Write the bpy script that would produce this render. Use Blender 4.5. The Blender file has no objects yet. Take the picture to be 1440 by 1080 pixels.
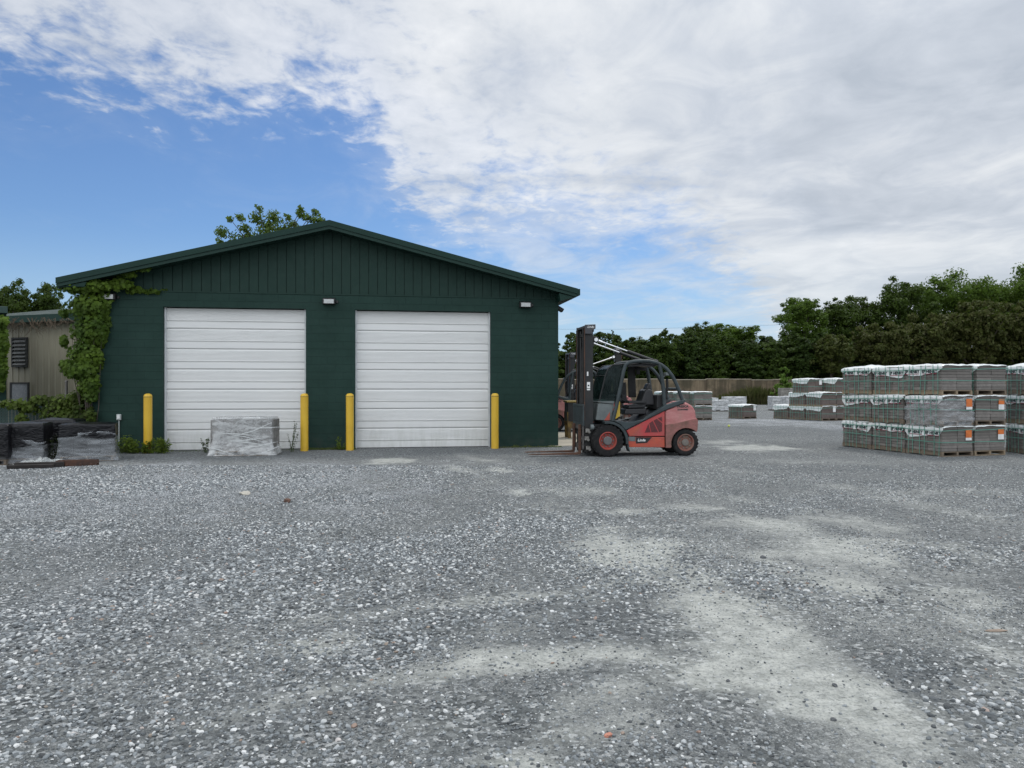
import bpy, math, random
import numpy as np
from mathutils import Vector, Matrix, noise as mnoise
S = bpy.context.scene
COL = S.collection
R = math.radians
F = 1082.0          # focal length in photo pixels, eye 1.6 m, horizon row 545

# ---------------------------------------------------------------- camera
cam_d = bpy.data.cameras.new('camera')
cam = bpy.data.objects.new('camera', cam_d); COL.objects.link(cam)
cam_d.sensor_width = 36; cam_d.lens = 36 * F / 1440
cam_d.shift_y = 5 / 1440
cam_d.clip_start = 0.05; cam_d.clip_end = 3000
cam.location = (0, 0, 1.6); cam.rotation_euler = (R(90), 0, 0)
S.camera = cam

# ---------------------------------------------------------------- sky and sun
SUN_EL, SUN_AZ = R(60), R(35)
W = bpy.data.worlds.new('World'); S.world = W; W.use_nodes = True
nt = W.node_tree; nt.nodes.clear()
class NB:
    def __init__(s, t): s.t = t
    def n(s, typ, **kw):
        o = s.t.nodes.new(typ)
        for k, v in kw.items():
            if k.startswith('_'): setattr(o, k[1:], v)
        return o
    def put(s, sock, v):
        if isinstance(v, bpy.types.NodeSocket): s.t.links.new(v, sock)
        elif v is not None:
            if hasattr(sock.default_value, '__len__') and not hasattr(v, '__len__'): v = (v,) * len(sock.default_value)
            if hasattr(sock.default_value, '__len__') and len(sock.default_value) == 4 and len(v) == 3: v = (*v, 1)
            sock.default_value = v
    def math(s, op, a, b=None, c=None, clamp=False):
        o = s.t.nodes.new('ShaderNodeMath'); o.operation = op; o.use_clamp = clamp
        for i, v in enumerate((a, b, c)): s.put(o.inputs[i], v)
        return o.outputs[0]
    def vmath(s, op, a, b=None):
        o = s.t.nodes.new('ShaderNodeVectorMath'); o.operation = op
        s.put(o.inputs[0], a); s.put(o.inputs[1], b)
        return o.outputs['Value'] if op in ('DOT_PRODUCT', 'LENGTH') else o.outputs[0]
    def noise(s, vec, scale, detail=4, rough=.55, dist=0, color=False):
        o = s.t.nodes.new('ShaderNodeTexNoise'); s.put(o.inputs['Vector'], vec)
        o.inputs['Scale'].default_value = scale; o.inputs['Detail'].default_value = detail
        o.inputs['Roughness'].default_value = rough; o.inputs['Distortion'].default_value = dist
        return o.outputs['Color' if color else 'Fac']
    def smooth(s, v, a, b, lo=0., hi=1.):
        o = s.t.nodes.new('ShaderNodeMapRange'); o.interpolation_type = 'SMOOTHSTEP'
        s.put(o.inputs[0], v); s.put(o.inputs[1], a); s.put(o.inputs[2], b); s.put(o.inputs[3], lo); s.put(o.inputs[4], hi)
        return o.outputs[0]
    def mix(s, f, a, b, blend='MIX'):
        o = s.t.nodes.new('ShaderNodeMix'); o.data_type = 'RGBA'; o.blend_type = blend
        s.put(o.inputs[0], f); s.put(o.inputs[6], a); s.put(o.inputs[7], b)
        return o.outputs[2]
    def ramp(s, f, stops, interp='LINEAR'):
        o = s.t.nodes.new('ShaderNodeValToRGB'); s.put(o.inputs[0], f)
        cr = o.color_ramp; cr.interpolation = interp
        while len(cr.elements) < len(stops): cr.elements.new(0.5)
        for e, (p, c) in zip(cr.elements, stops):
            e.position = p; e.color = (*c, 1) if len(c) == 3 else c
        return o.outputs[0]
    def sep(s, v):
        o = s.t.nodes.new('ShaderNodeSeparateXYZ'); s.put(o.inputs[0], v); return o.outputs
    def comb(s, x, y, z):
        o = s.t.nodes.new('ShaderNodeCombineXYZ')
        for i, v in enumerate((x, y, z)): s.put(o.inputs[i], v)
        return o.outputs[0]

b = NB(nt)
out = b.n('ShaderNodeOutputWorld'); bg = b.n('ShaderNodeBackground')
bg.inputs['Strength'].default_value = 0.1
nt.links.new(bg.outputs[0], out.inputs[0])
sky = b.n('ShaderNodeTexSky', _sky_type='NISHITA')
sky.sun_disc = False; sky.sun_elevation = SUN_EL; sky.sun_rotation = SUN_AZ
sky.air_density = 1.0; sky.dust_density = 0.15; sky.ozone_density = 3.5
tc = b.n('ShaderNodeTexCoord'); D = tc.outputs['Generated']
dx, dy, dz = b.sep(D)
az = b.math('ARCTAN2', dx, dy)
el = b.math('ARCSINE', dz)
zc = b.math('ADD', b.math('MAXIMUM', dz, 0.0), 0.10)
pl = b.comb(b.math('DIVIDE', dx, zc), b.math('DIVIDE', dy, zc), 0)      # the flat cloud layer
# edge of the cloud sheet: elevation of its rim for each compass direction
edge = [(-3.14, -.3), (-2.2, -.2), (-1.5, .15), (-.9, .30), (-.587, .295), (-.338, .295), (-.22, .285), (-.175, .25), (-.145, .18),
        (-.10, .125), (.065, .115), (.209, .075), (.29, .01), (.36, -.1), (.55, -.3), (3.14, -.3)]
mr = b.math('MULTIPLY_ADD', az, 1 / 6.2832, .5)
thr = b.ramp(mr, [((a + 3.1416) / 6.2832, ((e + .4),) * 3) for a, e in edge])
thr = b.math('SUBTRACT', b.sep(thr)[0], .4)
warp = b.noise(pl, .9, 4, .55)
streak = b.noise(b.vmath('MULTIPLY', pl, (1.2, .9, 1)), 2.4, 8, .62, .6)
cells = b.noise(b.vmath('MULTIPLY', pl, (1.0, .8, 1)), 9.5, 5, .58, .5)
fine = b.noise(b.vmath('MULTIPLY', pl, (1.0, .8, 1)), 22, 4, .6, .3)
cell = b.math('ADD', b.math('MULTIPLY', cells, .7), b.math('MULTIPLY', fine, .3))
d = b.math('SUBTRACT', el, thr)
d = b.math('ADD', d, b.math('MULTIPLY', b.math('SUBTRACT', warp, .5), .09))
d = b.math('ADD', d, b.math('MULTIPLY', b.math('SUBTRACT', streak, .5), .17))
cover = b.smooth(d, -.035, b.smooth(az, -.35, .1, .12, .24))
thin = b.smooth(b.math('ADD', b.math('MULTIPLY', cover, .62), b.math('MULTIPLY', b.math('SUBTRACT', cell, .5), b.smooth(az, -.25, .15, 1.5, .75))), .08, .58)
dens = b.math('MULTIPLY', thin, b.smooth(d, -.045, .03), clamp=True)
dens = b.math('MAXIMUM', dens, b.smooth(d, .10, b.smooth(az, -.2, .2, .55, .30), 0, 1))
dens = b.math('MAXIMUM', dens, b.math('MULTIPLY', b.smooth(b.math('ADD', d, b.math('MULTIPLY', b.math('SUBTRACT', streak, .5), .5)), -.08, .18), b.smooth(az, -.3, .0, .12, .6)))
big = b.noise(b.vmath('MULTIPLY', pl, (.55, .6, 1)), 1.5, 7, .55, .9)
med = b.noise(b.vmath('MULTIPLY', pl, (1., .8, 1)), 3.6, 7, .58, .8)
sh = b.math('ADD', b.math('MULTIPLY', b.math('SUBTRACT', big, .5), 2.0), b.math('MULTIPLY', b.math('SUBTRACT', med, .5), 1.1))
sh = b.math('ADD', sh, b.math('MULTIPLY', b.math('SUBTRACT', cell, .5), b.smooth(az, -.3, .25, 1.5, .10)))
# thicker, greyer cloud towards the right of the view
sh = b.math('SUBTRACT', b.math('ADD', sh, .66), b.smooth(az, -.1, .75, 0, .42))
cloud = b.ramp(sh, [(0., (4.9, 5.4, 6.1)), (.35, (6.1, 6.55, 7.2)), (.62, (7.6, 7.9, 8.25)), (1., (9.1, 9.25, 9.4))])
cloud = b.mix(b.smooth(el, .04, .22, .7, 0), cloud, (6.9, 7.5, 8.0))
sv = (math.cos(SUN_EL) * math.sin(SUN_AZ), math.cos(SUN_EL) * math.cos(SUN_AZ), math.sin(SUN_EL))
glow = b.math('POWER', b.math('MAXIMUM', b.vmath('DOT_PRODUCT', D, sv), 0.0), 10)
behind = b.smooth(dy, .35, -.35)        # unseen sky behind the viewer, brightened as added fill for the shaded fronts
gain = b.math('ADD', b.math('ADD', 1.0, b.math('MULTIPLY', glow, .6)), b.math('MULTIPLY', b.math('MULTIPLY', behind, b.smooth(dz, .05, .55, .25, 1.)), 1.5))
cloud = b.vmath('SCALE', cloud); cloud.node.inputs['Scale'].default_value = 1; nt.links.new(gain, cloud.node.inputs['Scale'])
skyc = b.mix(1.0, sky.outputs[0], (.80, .94, 1.12), 'MULTIPLY')
skyc = b.mix(b.smooth(el, 0, .20, .75, 0), skyc, (4.5, 6.1, 7.9))   # pale blue air low in the sky
thick = b.math('MAXIMUM', b.smooth(d, .05, .40, .78, .97), b.smooth(az, -.2, .15, .78, .95))
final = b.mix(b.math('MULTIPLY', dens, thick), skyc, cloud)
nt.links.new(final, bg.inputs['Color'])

sun_d = bpy.data.lights.new('sun', 'SUN'); sun_d.energy = 1.5; sun_d.angle = R(10); sun_d.color = (1, .95, .88)
sun = bpy.data.objects.new('sun', sun_d); COL.objects.link(sun)
sun.rotation_euler = Vector((-sv[0], -sv[1], -sv[2])).to_track_quat('-Z', 'Y').to_euler()
sun.location = (20, 20, 40)
S.view_settings.view_transform = 'Standard'; S.view_settings.look = 'None'
S.view_settings.gamma = 1; S.view_settings.use_curve_mapping = False
S.view_settings.exposure = 0.0

# ---------------------------------------------------------------- helpers
def gx(px, Y): return (px - 720) / F * Y
def gz(py, Y): return 1.6 - (py - 545) / F * Y
def gy(py): return F * 1.6 / (py - 545)

def tag(o, label=None, cat=None, group=None, kind=None):
    if label: o['label'] = label
    if cat: o['category'] = cat
    if group: o['group'] = group
    if kind: o['kind'] = kind
    return o
def thing(name, label, cat, loc=(0, 0, 0), rz=0, group=None):
    o = bpy.data.objects.new(name, None); COL.objects.link(o)
    o.location = loc; o.rotation_euler = (0, 0, rz); o.empty_display_size = .3
    return tag(o, label, cat, group)
def link(name, me, parent=None):
    o = bpy.data.objects.new(name, me); COL.objects.link(o)
    if parent: o.parent = parent
    return o
def copy_tree(o, parent=None):
    c = o.copy(); COL.objects.link(c)
    if parent: c.parent = parent
    for ch in [x for x in bpy.data.objects if x.parent == o]: copy_tree(ch, c)
    return c

class MB:
    """collects faces into one mesh"""
    def __init__(s): s.v = []; s.f = []
    def add(s, vs, fs, M=None):
        k = len(s.v)
        s.v += [tuple(M @ Vector(p)) if M else tuple(p) for p in vs]
        s.f += [tuple(i + k for i in f) for f in fs]
    def box(s, c, d, rot=None):
        x, y, z = (q / 2 for q in d)
        vs = [(a * x, bb * y, e * z) for e in (-1, 1) for bb in (-1, 1) for a in (-1, 1)]
        fs = [(0, 2, 3, 1), (4, 5, 7, 6), (0, 1, 5, 4), (2, 6, 7, 3), (0, 4, 6, 2), (1, 3, 7, 5)]
        M = Matrix.Translation(c)
        if rot: M = M @ (rot.to_4x4() if hasattr(rot, 'to_4x4') else rot)
        s.add(vs, fs, M)
    def bx(s, x0, x1, y0, y1, z0, z1): s.box(((x0 + x1) / 2, (y0 + y1) / 2, (z0 + z1) / 2), (x1 - x0, y1 - y0, z1 - z0))
    def prism(s, poly, a, bb, ax='y', scale_a=None):
        n = len(poly)
        ar = sum(poly[i][0] * poly[(i + 1) % n][1] - poly[(i + 1) % n][0] * poly[i][1] for i in range(n))
        if ar < 0: poly = poly[::-1]
        def p3(u, w, t): return {'y': (u, t, w), 'x': (t, u, w), 'z': (u, w, t)}[ax]
        if a > bb: a, bb = bb, a
        vs = [p3(u, w, a) for u, w in poly] + [p3(u, w, bb) for u, w in poly]
        fs = [tuple(range(n)), tuple(range(2 * n - 1, n - 1, -1))] + [(i, i + n, (i + 1) % n + n, (i + 1) % n) for i in range(n)]
        if ax in 'xz': fs = [f[::-1] for f in fs]
        s.add(vs, fs)
    def tube(s, pts, r, n=8, cap=True):
        pts = [Vector(p) for p in pts]
        rs = r if hasattr(r, '__len__') else [r] * len(pts)
        t = (pts[1] - pts[0]).normalized()
        u = t.orthogonal().normalized(); rings = []
        for i, p in enumerate(pts):
            t2 = (pts[min(i + 1, len(pts) - 1)] - pts[max(i - 1, 0)]).normalized()
            u = (u - t2 * u.dot(t2)).normalized(); w = t2.cross(u)
            rings.append([p + (u * math.cos(2 * math.pi * k / n) + w * math.sin(2 * math.pi * k / n)) * rs[i] for k in range(n)])
        vs = [q for rg in rings for q in rg]; fs = []
        for i in range(len(pts) - 1):
            for k in range(n):
                fs.append((i * n + k, i * n + (k + 1) % n, (i + 1) * n + (k + 1) % n, (i + 1) * n + k))
        if cap: fs += [tuple(range(n - 1, -1, -1)), tuple((len(pts) - 1) * n + k for k in range(n))]
        s.add(vs, fs)
    def lathe(s, prof, c=(0, 0, 0), n=32, ax='z'):
        vs = []; fs = []
        for r, h in prof:
            for k in range(n):
                a = 2 * math.pi * k / n; x, y = r * math.cos(a), r * math.sin(a)
                p = {'z': (x, y, h), 'y': (x, h, -y) , 'x': (h, x, y)}[ax]
                vs.append((p[0] + c[0], p[1] + c[1], p[2] + c[2]))
        for i in range(len(prof) - 1):
            for k in range(n): fs.append((i * n + k, i * n + (k + 1) % n, (i + 1) * n + (k + 1) % n, (i + 1) * n + k))
        s.add(vs, fs)
    def mesh(s, name, smooth=None):
        me = bpy.data.meshes.new(name); me.from_pydata(s.v, [], s.f); me.update()
        if smooth is not None:
            me.polygons.foreach_set('use_smooth', [True] * len(me.polygons)); me.set_sharp_from_angle(angle=R(smooth))
        return me
    def build(s, name, m, parent=None, bevel=0, smooth=None, seg=2, split=None):
        if split is not None:                                           # one object for each side
            k = 'xyz'.index(split[0]); mid = split[1]; o = None
            for sg in (-1, 1):
                q = MB(); ix = {}
                for f in s.f:
                    if (sum(s.v[i][k] for i in f) / len(f) - mid) * sg > 0:
                        for i in f:
                            if i not in ix: ix[i] = len(q.v); q.v.append(s.v[i])
                        q.f.append(tuple(ix[i] for i in f))
                o = q.build(name, m, parent, bevel, smooth, seg)
            return o
        me = s.mesh(name, smooth); me.materials.append(m)
        o = link(name, me, parent)
        if bevel:
            md = o.modifiers.new('bevel', 'BEVEL'); md.width = bevel; md.segments = seg; md.limit_method = 'ANGLE'; md.angle_limit = R(40)
        return o

def grid_mesh(name, P, m=None, smooth=True, closed=False):
    """P: (rows, cols, 3) array -> quad sheet"""
    r, c = P.shape[:2]
    i = np.arange(r - 1)[:, None] * c + np.arange(c - 1)[None]
    q = np.stack([i, i + 1, i + c + 1, i + c], -1).reshape(-1, 4)
    if closed:
        j = np.arange(r - 1) * c + c - 1; k = np.arange(r - 1) * c
        q = np.vstack([q, np.stack([j, k, k + c, j + c], -1)])
    return quads_mesh(name, P.reshape(-1, 3), q, m, smooth)
def quads_mesh(name, V, Q, m=None, smooth=False):
    me = bpy.data.meshes.new(name); k = Q.shape[1]
    me.vertices.add(len(V)); me.vertices.foreach_set('co', V.astype(np.float32).ravel())
    me.loops.add(Q.size); me.loops.foreach_set('vertex_index', Q.astype(np.int32).ravel())
    me.polygons.add(len(Q)); me.polygons.foreach_set('loop_start', np.arange(0, Q.size, k, dtype=np.int32))
    if smooth: me.polygons.foreach_set('use_smooth', np.ones(len(Q), dtype=bool))
    me.update(); me.validate()
    if m: me.materials.append(m)
    return me

def vnoise(x, y, seed=0):
    xi = np.floor(x).astype(np.int64); yi = np.floor(y).astype(np.int64); fx = x - xi; fy = y - yi
    fx = fx * fx * (3 - 2 * fx); fy = fy * fy * (3 - 2 * fy)
    def h(a, c):
        n = (a * 374761393 + c * 668265263 + seed * 1442695041) & 0xffffffff
        n = ((n ^ (n >> 13)) * 1274126177) & 0xffffffff
        return ((n ^ (n >> 16)) & 0xffff) / 65535.
    return (h(xi, yi) * (1 - fx) + h(xi + 1, yi) * fx) * (1 - fy) + (h(xi, yi + 1) * (1 - fx) + h(xi + 1, yi + 1) * fx) * fy
def fbm(x, y, o=4, seed=0):
    t = 0; a = .5; w = 0
    for k in range(o): t = t + a * vnoise(x * 2 ** k, y * 2 ** k, seed + k); w += a; a *= .5
    return t / w
def smst(v, a, c):
    t = np.clip((v - a) / (c - a), 0, 1); return t * t * (3 - 2 * t)

# ---------------------------------------------------------------- materials
def new_mat(name):
    m = bpy.data.materials.new(name); m.use_nodes = True
    b = NB(m.node_tree); p = m.node_tree.nodes['Principled BSDF']
    return m, b, p
def obj_co(b): return b.n('ShaderNodeTexCoord').outputs['Object']
def world_co(b): return b.n('ShaderNodeNewGeometry').outputs['Position']
def pmat(name, col, rough=.6, col2=None, scale=6, var=.5, bump=0., bscale=60, metal=0., spec=.5, lo=.35, hi=.7, stretch=(1, 1, 1), scr=None):
    """principled paint / metal / plastic with worn patches of a second colour and a fine bump"""
    m, b, p = new_mat(name)
    co = b.vmath('MULTIPLY', obj_co(b), stretch)
    col2 = col2 or tuple(c * .6 for c in col)
    f = b.smooth(b.noise(co, scale, 7, .65), lo, hi)
    f = b.math('MULTIPLY', f, var)
    cc = b.mix(f, col, col2)
    if scr:   # scratches, grime specks and dust
        o = obj_co(b)
        s1 = b.smooth(b.noise(b.vmath('MULTIPLY', o, (3, 3, 22)), 2.2, 5, .7, .3), .60, .70)
        s2 = b.smooth(b.noise(o, 26, 5, .7), .60, .72)
        s3 = b.smooth(b.noise(o, 3.4, 6, .7, .4), .42, .72)
        cc = b.mix(b.math('MULTIPLY', s3, .5), cc, scr); cc = b.mix(b.math('MULTIPLY', s1, .45), cc, tuple(min(1, q * 1.5 + .06) for q in col)); cc = b.mix(b.math('MULTIPLY', s2, .55), cc, (.03, .022, .018))
    b.put(p.inputs['Base Color'], cc)
    r = b.math('ADD', b.math('MULTIPLY', b.noise(co, scale * 3, 4), .25), rough - .12, clamp=True)
    b.put(p.inputs['Roughness'], r)
    p.inputs['Metallic'].default_value = metal; p.inputs['Specular IOR Level'].default_value = spec
    if bump:
        bn = b.n('ShaderNodeBump'); bn.inputs['Strength'].default_value = bump; bn.inputs['Distance'].default_value = .01
        b.put(bn.inputs['Height'], b.noise(co, bscale, 4)); m.node_tree.links.new(bn.outputs[0], p.inputs['Normal'])
    return m
def leaf_mat(name, c1, c2, c3=None, trans=.35, patch=1.0, rough=.55):
    m, b, p = new_mat(name)
    rnd = b.n('ShaderNodeNewGeometry').outputs['Random Per Island']
    f = b.smooth(b.noise(obj_co(b), patch, 3, .6), .35, .68)
    col = b.mix(f, c1, c2)
    col = b.mix(b.math('MULTIPLY', rnd, .55), col, c3 or tuple(x * .4 for x in c1))
    b.put(p.inputs['Base Color'], col); p.inputs['Roughness'].default_value = rough
    p.inputs['Specular IOR Level'].default_value = .12
    tr = b.n('ShaderNodeBsdfTranslucent'); b.put(tr.inputs[0], b.mix(.5, col, (.12, .2, .02)))
    ms = b.n('ShaderNodeMixShader'); ms.inputs[0].default_value = trans
    L = m.node_tree.links; L.new(p.outputs[0], ms.inputs[1]); L.new(tr.outputs[0], ms.inputs[2])
    L.new(ms.outputs[0], m.node_tree.nodes['Material Output'].inputs[0])
    return m
def film_mat(name, col, lo=.25, hi=.9, scale=3., stretch=(1, 1, 1), rough=.25, tint=None):
    """plastic film: cloudy, wrinkled, partly see-through"""
    m, b, p = new_mat(name)
    co = b.vmath('MULTIPLY', obj_co(b), stretch)
    n1 = b.noise(co, scale, 6, .6, 1.2); n2 = b.noise(co, scale * 5, 5, .6, .8)
    p.inputs['Roughness'].default_value = rough
    b.put(p.inputs['Base Color'], b.mix(n1, col, tint or tuple(c * .75 for c in col)))
    bn = b.n('ShaderNodeBump'); bn.inputs['Strength'].default_value = .6; bn.inputs['Distance'].default_value = .02
    b.put(bn.inputs['Height'], b.math('ADD', n1, b.math('MULTIPLY', n2, .4)))
    L = m.node_tree.links; L.new(bn.outputs[0], p.inputs['Normal'])
    t = b.n('ShaderNodeBsdfTransparent'); ms = b.n('ShaderNodeMixShader')
    b.put(ms.inputs[0], b.smooth(b.math('ADD', b.math('MULTIPLY', n1, .7), b.math('MULTIPLY', n2, .3)), .3, .7, lo, hi))
    L.new(t.outputs[0], ms.inputs[1]); L.new(p.outputs[0], ms.inputs[2]); L.new(ms.outputs[0], m.node_tree.nodes['Material Output'].inputs[0])
    return m
MT = {}
MT['white_film'] = film_mat('white film', (.80, .83, .82), .93, 1., 4)
MT['green_strap'] = pmat('green strap', (.10, .27, .21), .45, (.18, .35, .29), 5)
MT['wood'] = pmat('pallet wood', (.20, .155, .11), .85, (.11, .09, .07), 4, .9, .4, 30, stretch=(1, 1, 6))
MT['wood_pale'] = pmat('pale pallet wood', (.27, .21, .14), .85, (.16, .12, .08), 4, .9, .4, 30)
MT['ink'] = pmat('black print', (.012, .03, .03), .6)
MT['red_ink'] = pmat('red print', (.30, .02, .05), .6)
MT['white'] = pmat('white card', (.74, .74, .72), .6, (.5, .5, .5), 8)
MT['orange'] = pmat('orange card', (.62, .16, .03), .6, (.3, .08, .03), 8)
MT['black_metal'] = pmat('black painted steel', (.010, .011, .012), .5, (.024, .022, .021), 5, .8, .1, 40)
MT['grey_metal'] = pmat('dark grey painted steel', (.040, .054, .058), .5, (.022, .028, .030), 4, .8, .1, 50, spec=.35)
MT['chrome'] = pmat('bright chrome rod', (.85, .85, .85), .22, (.6, .6, .6), 4, metal=1.)
MT['rust'] = pmat('rusty steel', (.10, .045, .025), .8, (.045, .028, .022), 8, .9, .4, 40)
MT['rubber'] = pmat('tyre rubber', (.010, .010, .011), .85, (.028, .027, .025), 9, .7, .3, 80, spec=.25)
MT['glass'] = None
TEXT_CACHE = {}
def text_mesh(txt, size, m, shear=0., depth=.002, bold=0.):
    key = (txt, size, m.name, shear, bold)
    if key not in TEXT_CACHE:
        cu = bpy.data.curves.new('lettering', 'FONT'); cu.body = txt; cu.size = size; cu.align_x = 'CENTER'; cu.align_y = 'CENTER'
        cu.extrude = depth / 2; cu.shear = shear; cu.offset = bold; cu.resolution_u = 2
        o = bpy.data.objects.new('tmp', cu); COL.objects.link(o)
        dg = bpy.context.evaluated_depsgraph_get()
        me = bpy.data.meshes.new_from_object(o.evaluated_get(dg)); me.name = 'lettering'
        COL.objects.unlink(o); bpy.data.objects.remove(o)
        me.materials.clear(); me.materials.append(m)
        TEXT_CACHE[key] = me
    return TEXT_CACHE[key]
def put_text(name, me, parent, loc, face):
    o = link(name, me, parent); o.location = loc
    o.rotation_euler = {'-y': (R(90), 0, 0), '+y': (R(90), 0, R(180)), '-x': (R(90), 0, R(-90)), '+x': (R(90), 0, R(90))}[face]
    return o

# ---------------------------------------------------------------- ground
# pale, dusty and dark, stony patches of the yard: (px, row, half width, half height, strength) of the photo, turned into metres
def patch(px, py, hw, hh, s, rot=0.):
    Y = gy(py); X = gx(px, Y); rx = hw / F * Y; ry = (gy(py - hh) - gy(py + hh)) / 2
    return X, Y, rx, ry, s
DUST = [patch(*a) for a in [(890, 772, 70, 24, .95), (860, 755, 60, 20, .5), (990, 850, 60, 26, .8), (1050, 870, 110, 38, .75), (1110, 950, 120, 50, .75), (1190, 1000, 130, 34, .6), (1060, 905, 90, 40, .6),
    (780, 925, 110, 15, .65), (660, 937, 60, 12, .35), (450, 912, 60, 20, .6), (340, 918, 60, 16, .35), (700, 661, 22, 4, .9), (545, 648, 32, 4, .9), (690, 648, 40, 3, .4), (725, 692, 22, 5, .8), (790, 690, 80, 6, .5),
    (1075, 630, 55, 5, .95), (1010, 622, 40, 4, .7), (880, 720, 50, 7, .6), (1200, 785, 150, 34, .55), (1320, 840, 160, 56, .5), (1240, 740, 160, 14, .45), (1100, 735, 110, 10, .4), (1430, 930, 60, 60, .5), (1000, 775, 90, 14, .4), (960, 715, 60, 5, .5),
    (730, 1075, 70, 20, .7), (900, 1010, 90, 30, .4), (640, 960, 80, 30, .25), (560, 720, 200, 8, .15), (1160, 650, 90, 5, .35), (1300, 690, 120, 8, .35), (1180, 840, 380, 150, .32), (1250, 720, 320, 60, .22), (620, 660, 80, 4, .3), (760, 800, 60, 10, .15), (600, 1010, 120, 30, .3)]]
DARK = [patch(*a) for a in [(800, 868, 120, 44, .9), (870, 845, 70, 25, .6), (1290, 955, 90, 45, .9), (1370, 1000, 90, 40, .9), (1010, 690, 60, 6, .6), (1180, 720, 130, 10, .5), (940, 802, 100, 16, .6), (1150, 605, 200, 8, .7), (960, 1040, 110, 36, .5),
    (1250, 625, 200, 6, .5), (520, 790, 150, 20, .45), (230, 760, 200, 20, .35), (1100, 825, 60, 12, .6), (330, 1000, 160, 40, .3), (960, 918, 60, 20, .35), (580, 645, 200, 5, .3), (1230, 660, 200, 7, .45)]]
LIGHT = [patch(*a) for a in [(1080, 592, 110, 6, .9), (1180, 600, 60, 7, .7), (200, 685, 330, 34, .9), (420, 662, 260, 14, .5), (120, 850, 200, 60, .3)]]  # lighter gravel; the left patches also paint sunlight into the colour
def field(P, x, y, seed):
    wx = (fbm(x * 1.3, y * 1.3, 4, seed) - .5) * .9; wy = (fbm(x * 1.3, y * 1.3, 4, seed + 9) - .5) * .9
    f = np.zeros_like(x)
    for X, Y, rx, ry, s in P:
        k = min(1., .25 + .6 * rx)
        q = np.sqrt(((x - X + wx * rx * 1.6) / rx) ** 2 + ((y - Y + wy * ry * 1.6) / ry) ** 2)
        q = q + (fbm(x * 2.2 / k, y * 2.2 / k, 5, seed + 3) - .5) * 1.7
        f = np.maximum(f, s * (1 - smst(q, .0, 1.55)))
    return f
# wheel tracks, pressed pale: rows of photo points turned into metres
def track(*pts): return np.array([(gx(px, gy(py)), gy(py)) for px, py in pts])
TRACKS = [(track((1290, 1075), (1130, 935), (1015, 845), (900, 772), (800, 722), (700, 678), (600, 648)), .30, .55), (track((1440, 905), (1260, 800), (1090, 742), (900, 702), (760, 668), (670, 645)), .34, .5),
    (track((1440, 735), (1230, 690), (1050, 665), (960, 648)), .4, .4), (track((300, 1010), (460, 965), (640, 942), (800, 925), (930, 905), (1060, 880)), .22, .55), (track((740, 1080), (860, 1000), (960, 930), (1040, 880)), .25, .4),
    (track((1440, 800), (1250, 745), (1080, 705), (930, 680), (780, 655)), .3, .35), (track((60, 760), (300, 715), (480, 680), (560, 655)), .35, .25)]
def tracks(x, y, seed=5):
    f = np.zeros_like(x); wx = (fbm(x * .8, y * .8, 3, seed) - .5) * .5; wy = (fbm(x * .8, y * .8, 3, seed + 4) - .5) * .5
    for P, w, s in TRACKS:
        for off in (0, 1.35):
            Q = P + np.array([-.35, .9]) * off; d = np.full_like(x, 1e9)
            for A, C in zip(Q[:-1], Q[1:]):
                v = C - A; t = np.clip(((x + wx - A[0]) * v[0] + (y + wy - A[1]) * v[1]) / (v @ v), 0, 1)
                d = np.minimum(d, np.hypot(x + wx - A[0] - t * v[0], y + wy - A[1] - t * v[1]))
            br = smst(fbm(x * .9, y * .9, 4, seed + 11), .30, .62)
            f = np.maximum(f, s * (1 - smst(d, w * .2, w * 1.3)) * br)
    return f
def dustf(x, y): return np.clip(np.maximum(field(DUST, x, y, 21), .0) + tracks(x, y) * .62, 0, 1)
def hgt(x, y):
    n = (fbm(x * .35, y * .35, 3, 5) - .5) * .05 + (fbm(x * 1.7, y * 1.7, 3, 8) - .5) * .03
    return n * smst(y, 2, 4) * (1 - smst(y, 14.5, 16.2))
xs = np.concatenate([[-700, -300, -150, -80, -50, -36], np.arange(-28, -9, .3), np.arange(-9, 9, .09), np.arange(9, 24, .25), [26, 30, 36, 44, 60, 100, 180, 320, 700]])
ys = np.concatenate([[-60, -20, -6, -1, 1], np.arange(2, 9, .08), np.arange(9, 22, .2), np.arange(22, 46, .7), np.arange(46, 78, 3), [80, 95, 130, 200, 320, 700, 1200]])
gxg, gyg = np.meshgrid(xs, ys)
P = np.stack([gxg, gyg, hgt(gxg, gyg)], -1)
gm, b, p = new_mat('grey crushed stone')
co = world_co(b)
def attr(b, n):
    a = b.n('ShaderNodeAttribute'); a.attribute_name = n; return a.outputs['Fac']
vor = b.n('ShaderNodeTexVoronoi'); b.put(vor.inputs['Vector'], b.vmath('ADD', co, b.vmath('SCALE', b.noise(co, 30, 2, color=True)))); vor.inputs['Scale'].default_value = 38
vor.inputs['Vector'].links[0].from_node.inputs[1].links[0].from_node.inputs['Scale'].default_value = .012
vor2 = b.n('ShaderNodeTexVoronoi'); b.put(vor2.inputs['Vector'], co); vor2.inputs['Scale'].default_value = 140
rc = b.sep(vor.outputs['Color'])[0]; rc2 = b.sep(vor2.outputs['Color'])[1]
stone = b.ramp(rc, [(0, (.050, .055, .056)), (.35, (.112, .122, .124)), (.65, (.192, .206, .204)), (.85, (.31, .325, .33)), (1, (.62, .635, .63))])
stone2 = b.ramp(rc2, [(0, (.06, .065, .066)), (.55, (.17, .182, .182)), (.85, (.29, .30, .295)), (1, (.50, .51, .50))])
mixn = b.smooth(b.noise(co, 1.5, 5, .6), .35, .65)
base = b.mix(b.math('MULTIPLY', mixn, .75), stone, stone2)
big = b.noise(co, .35, 5, .6)
base = b.mix(b.smooth(big, .35, .7, 0, .35), base, (.12, .13, .135))
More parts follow.
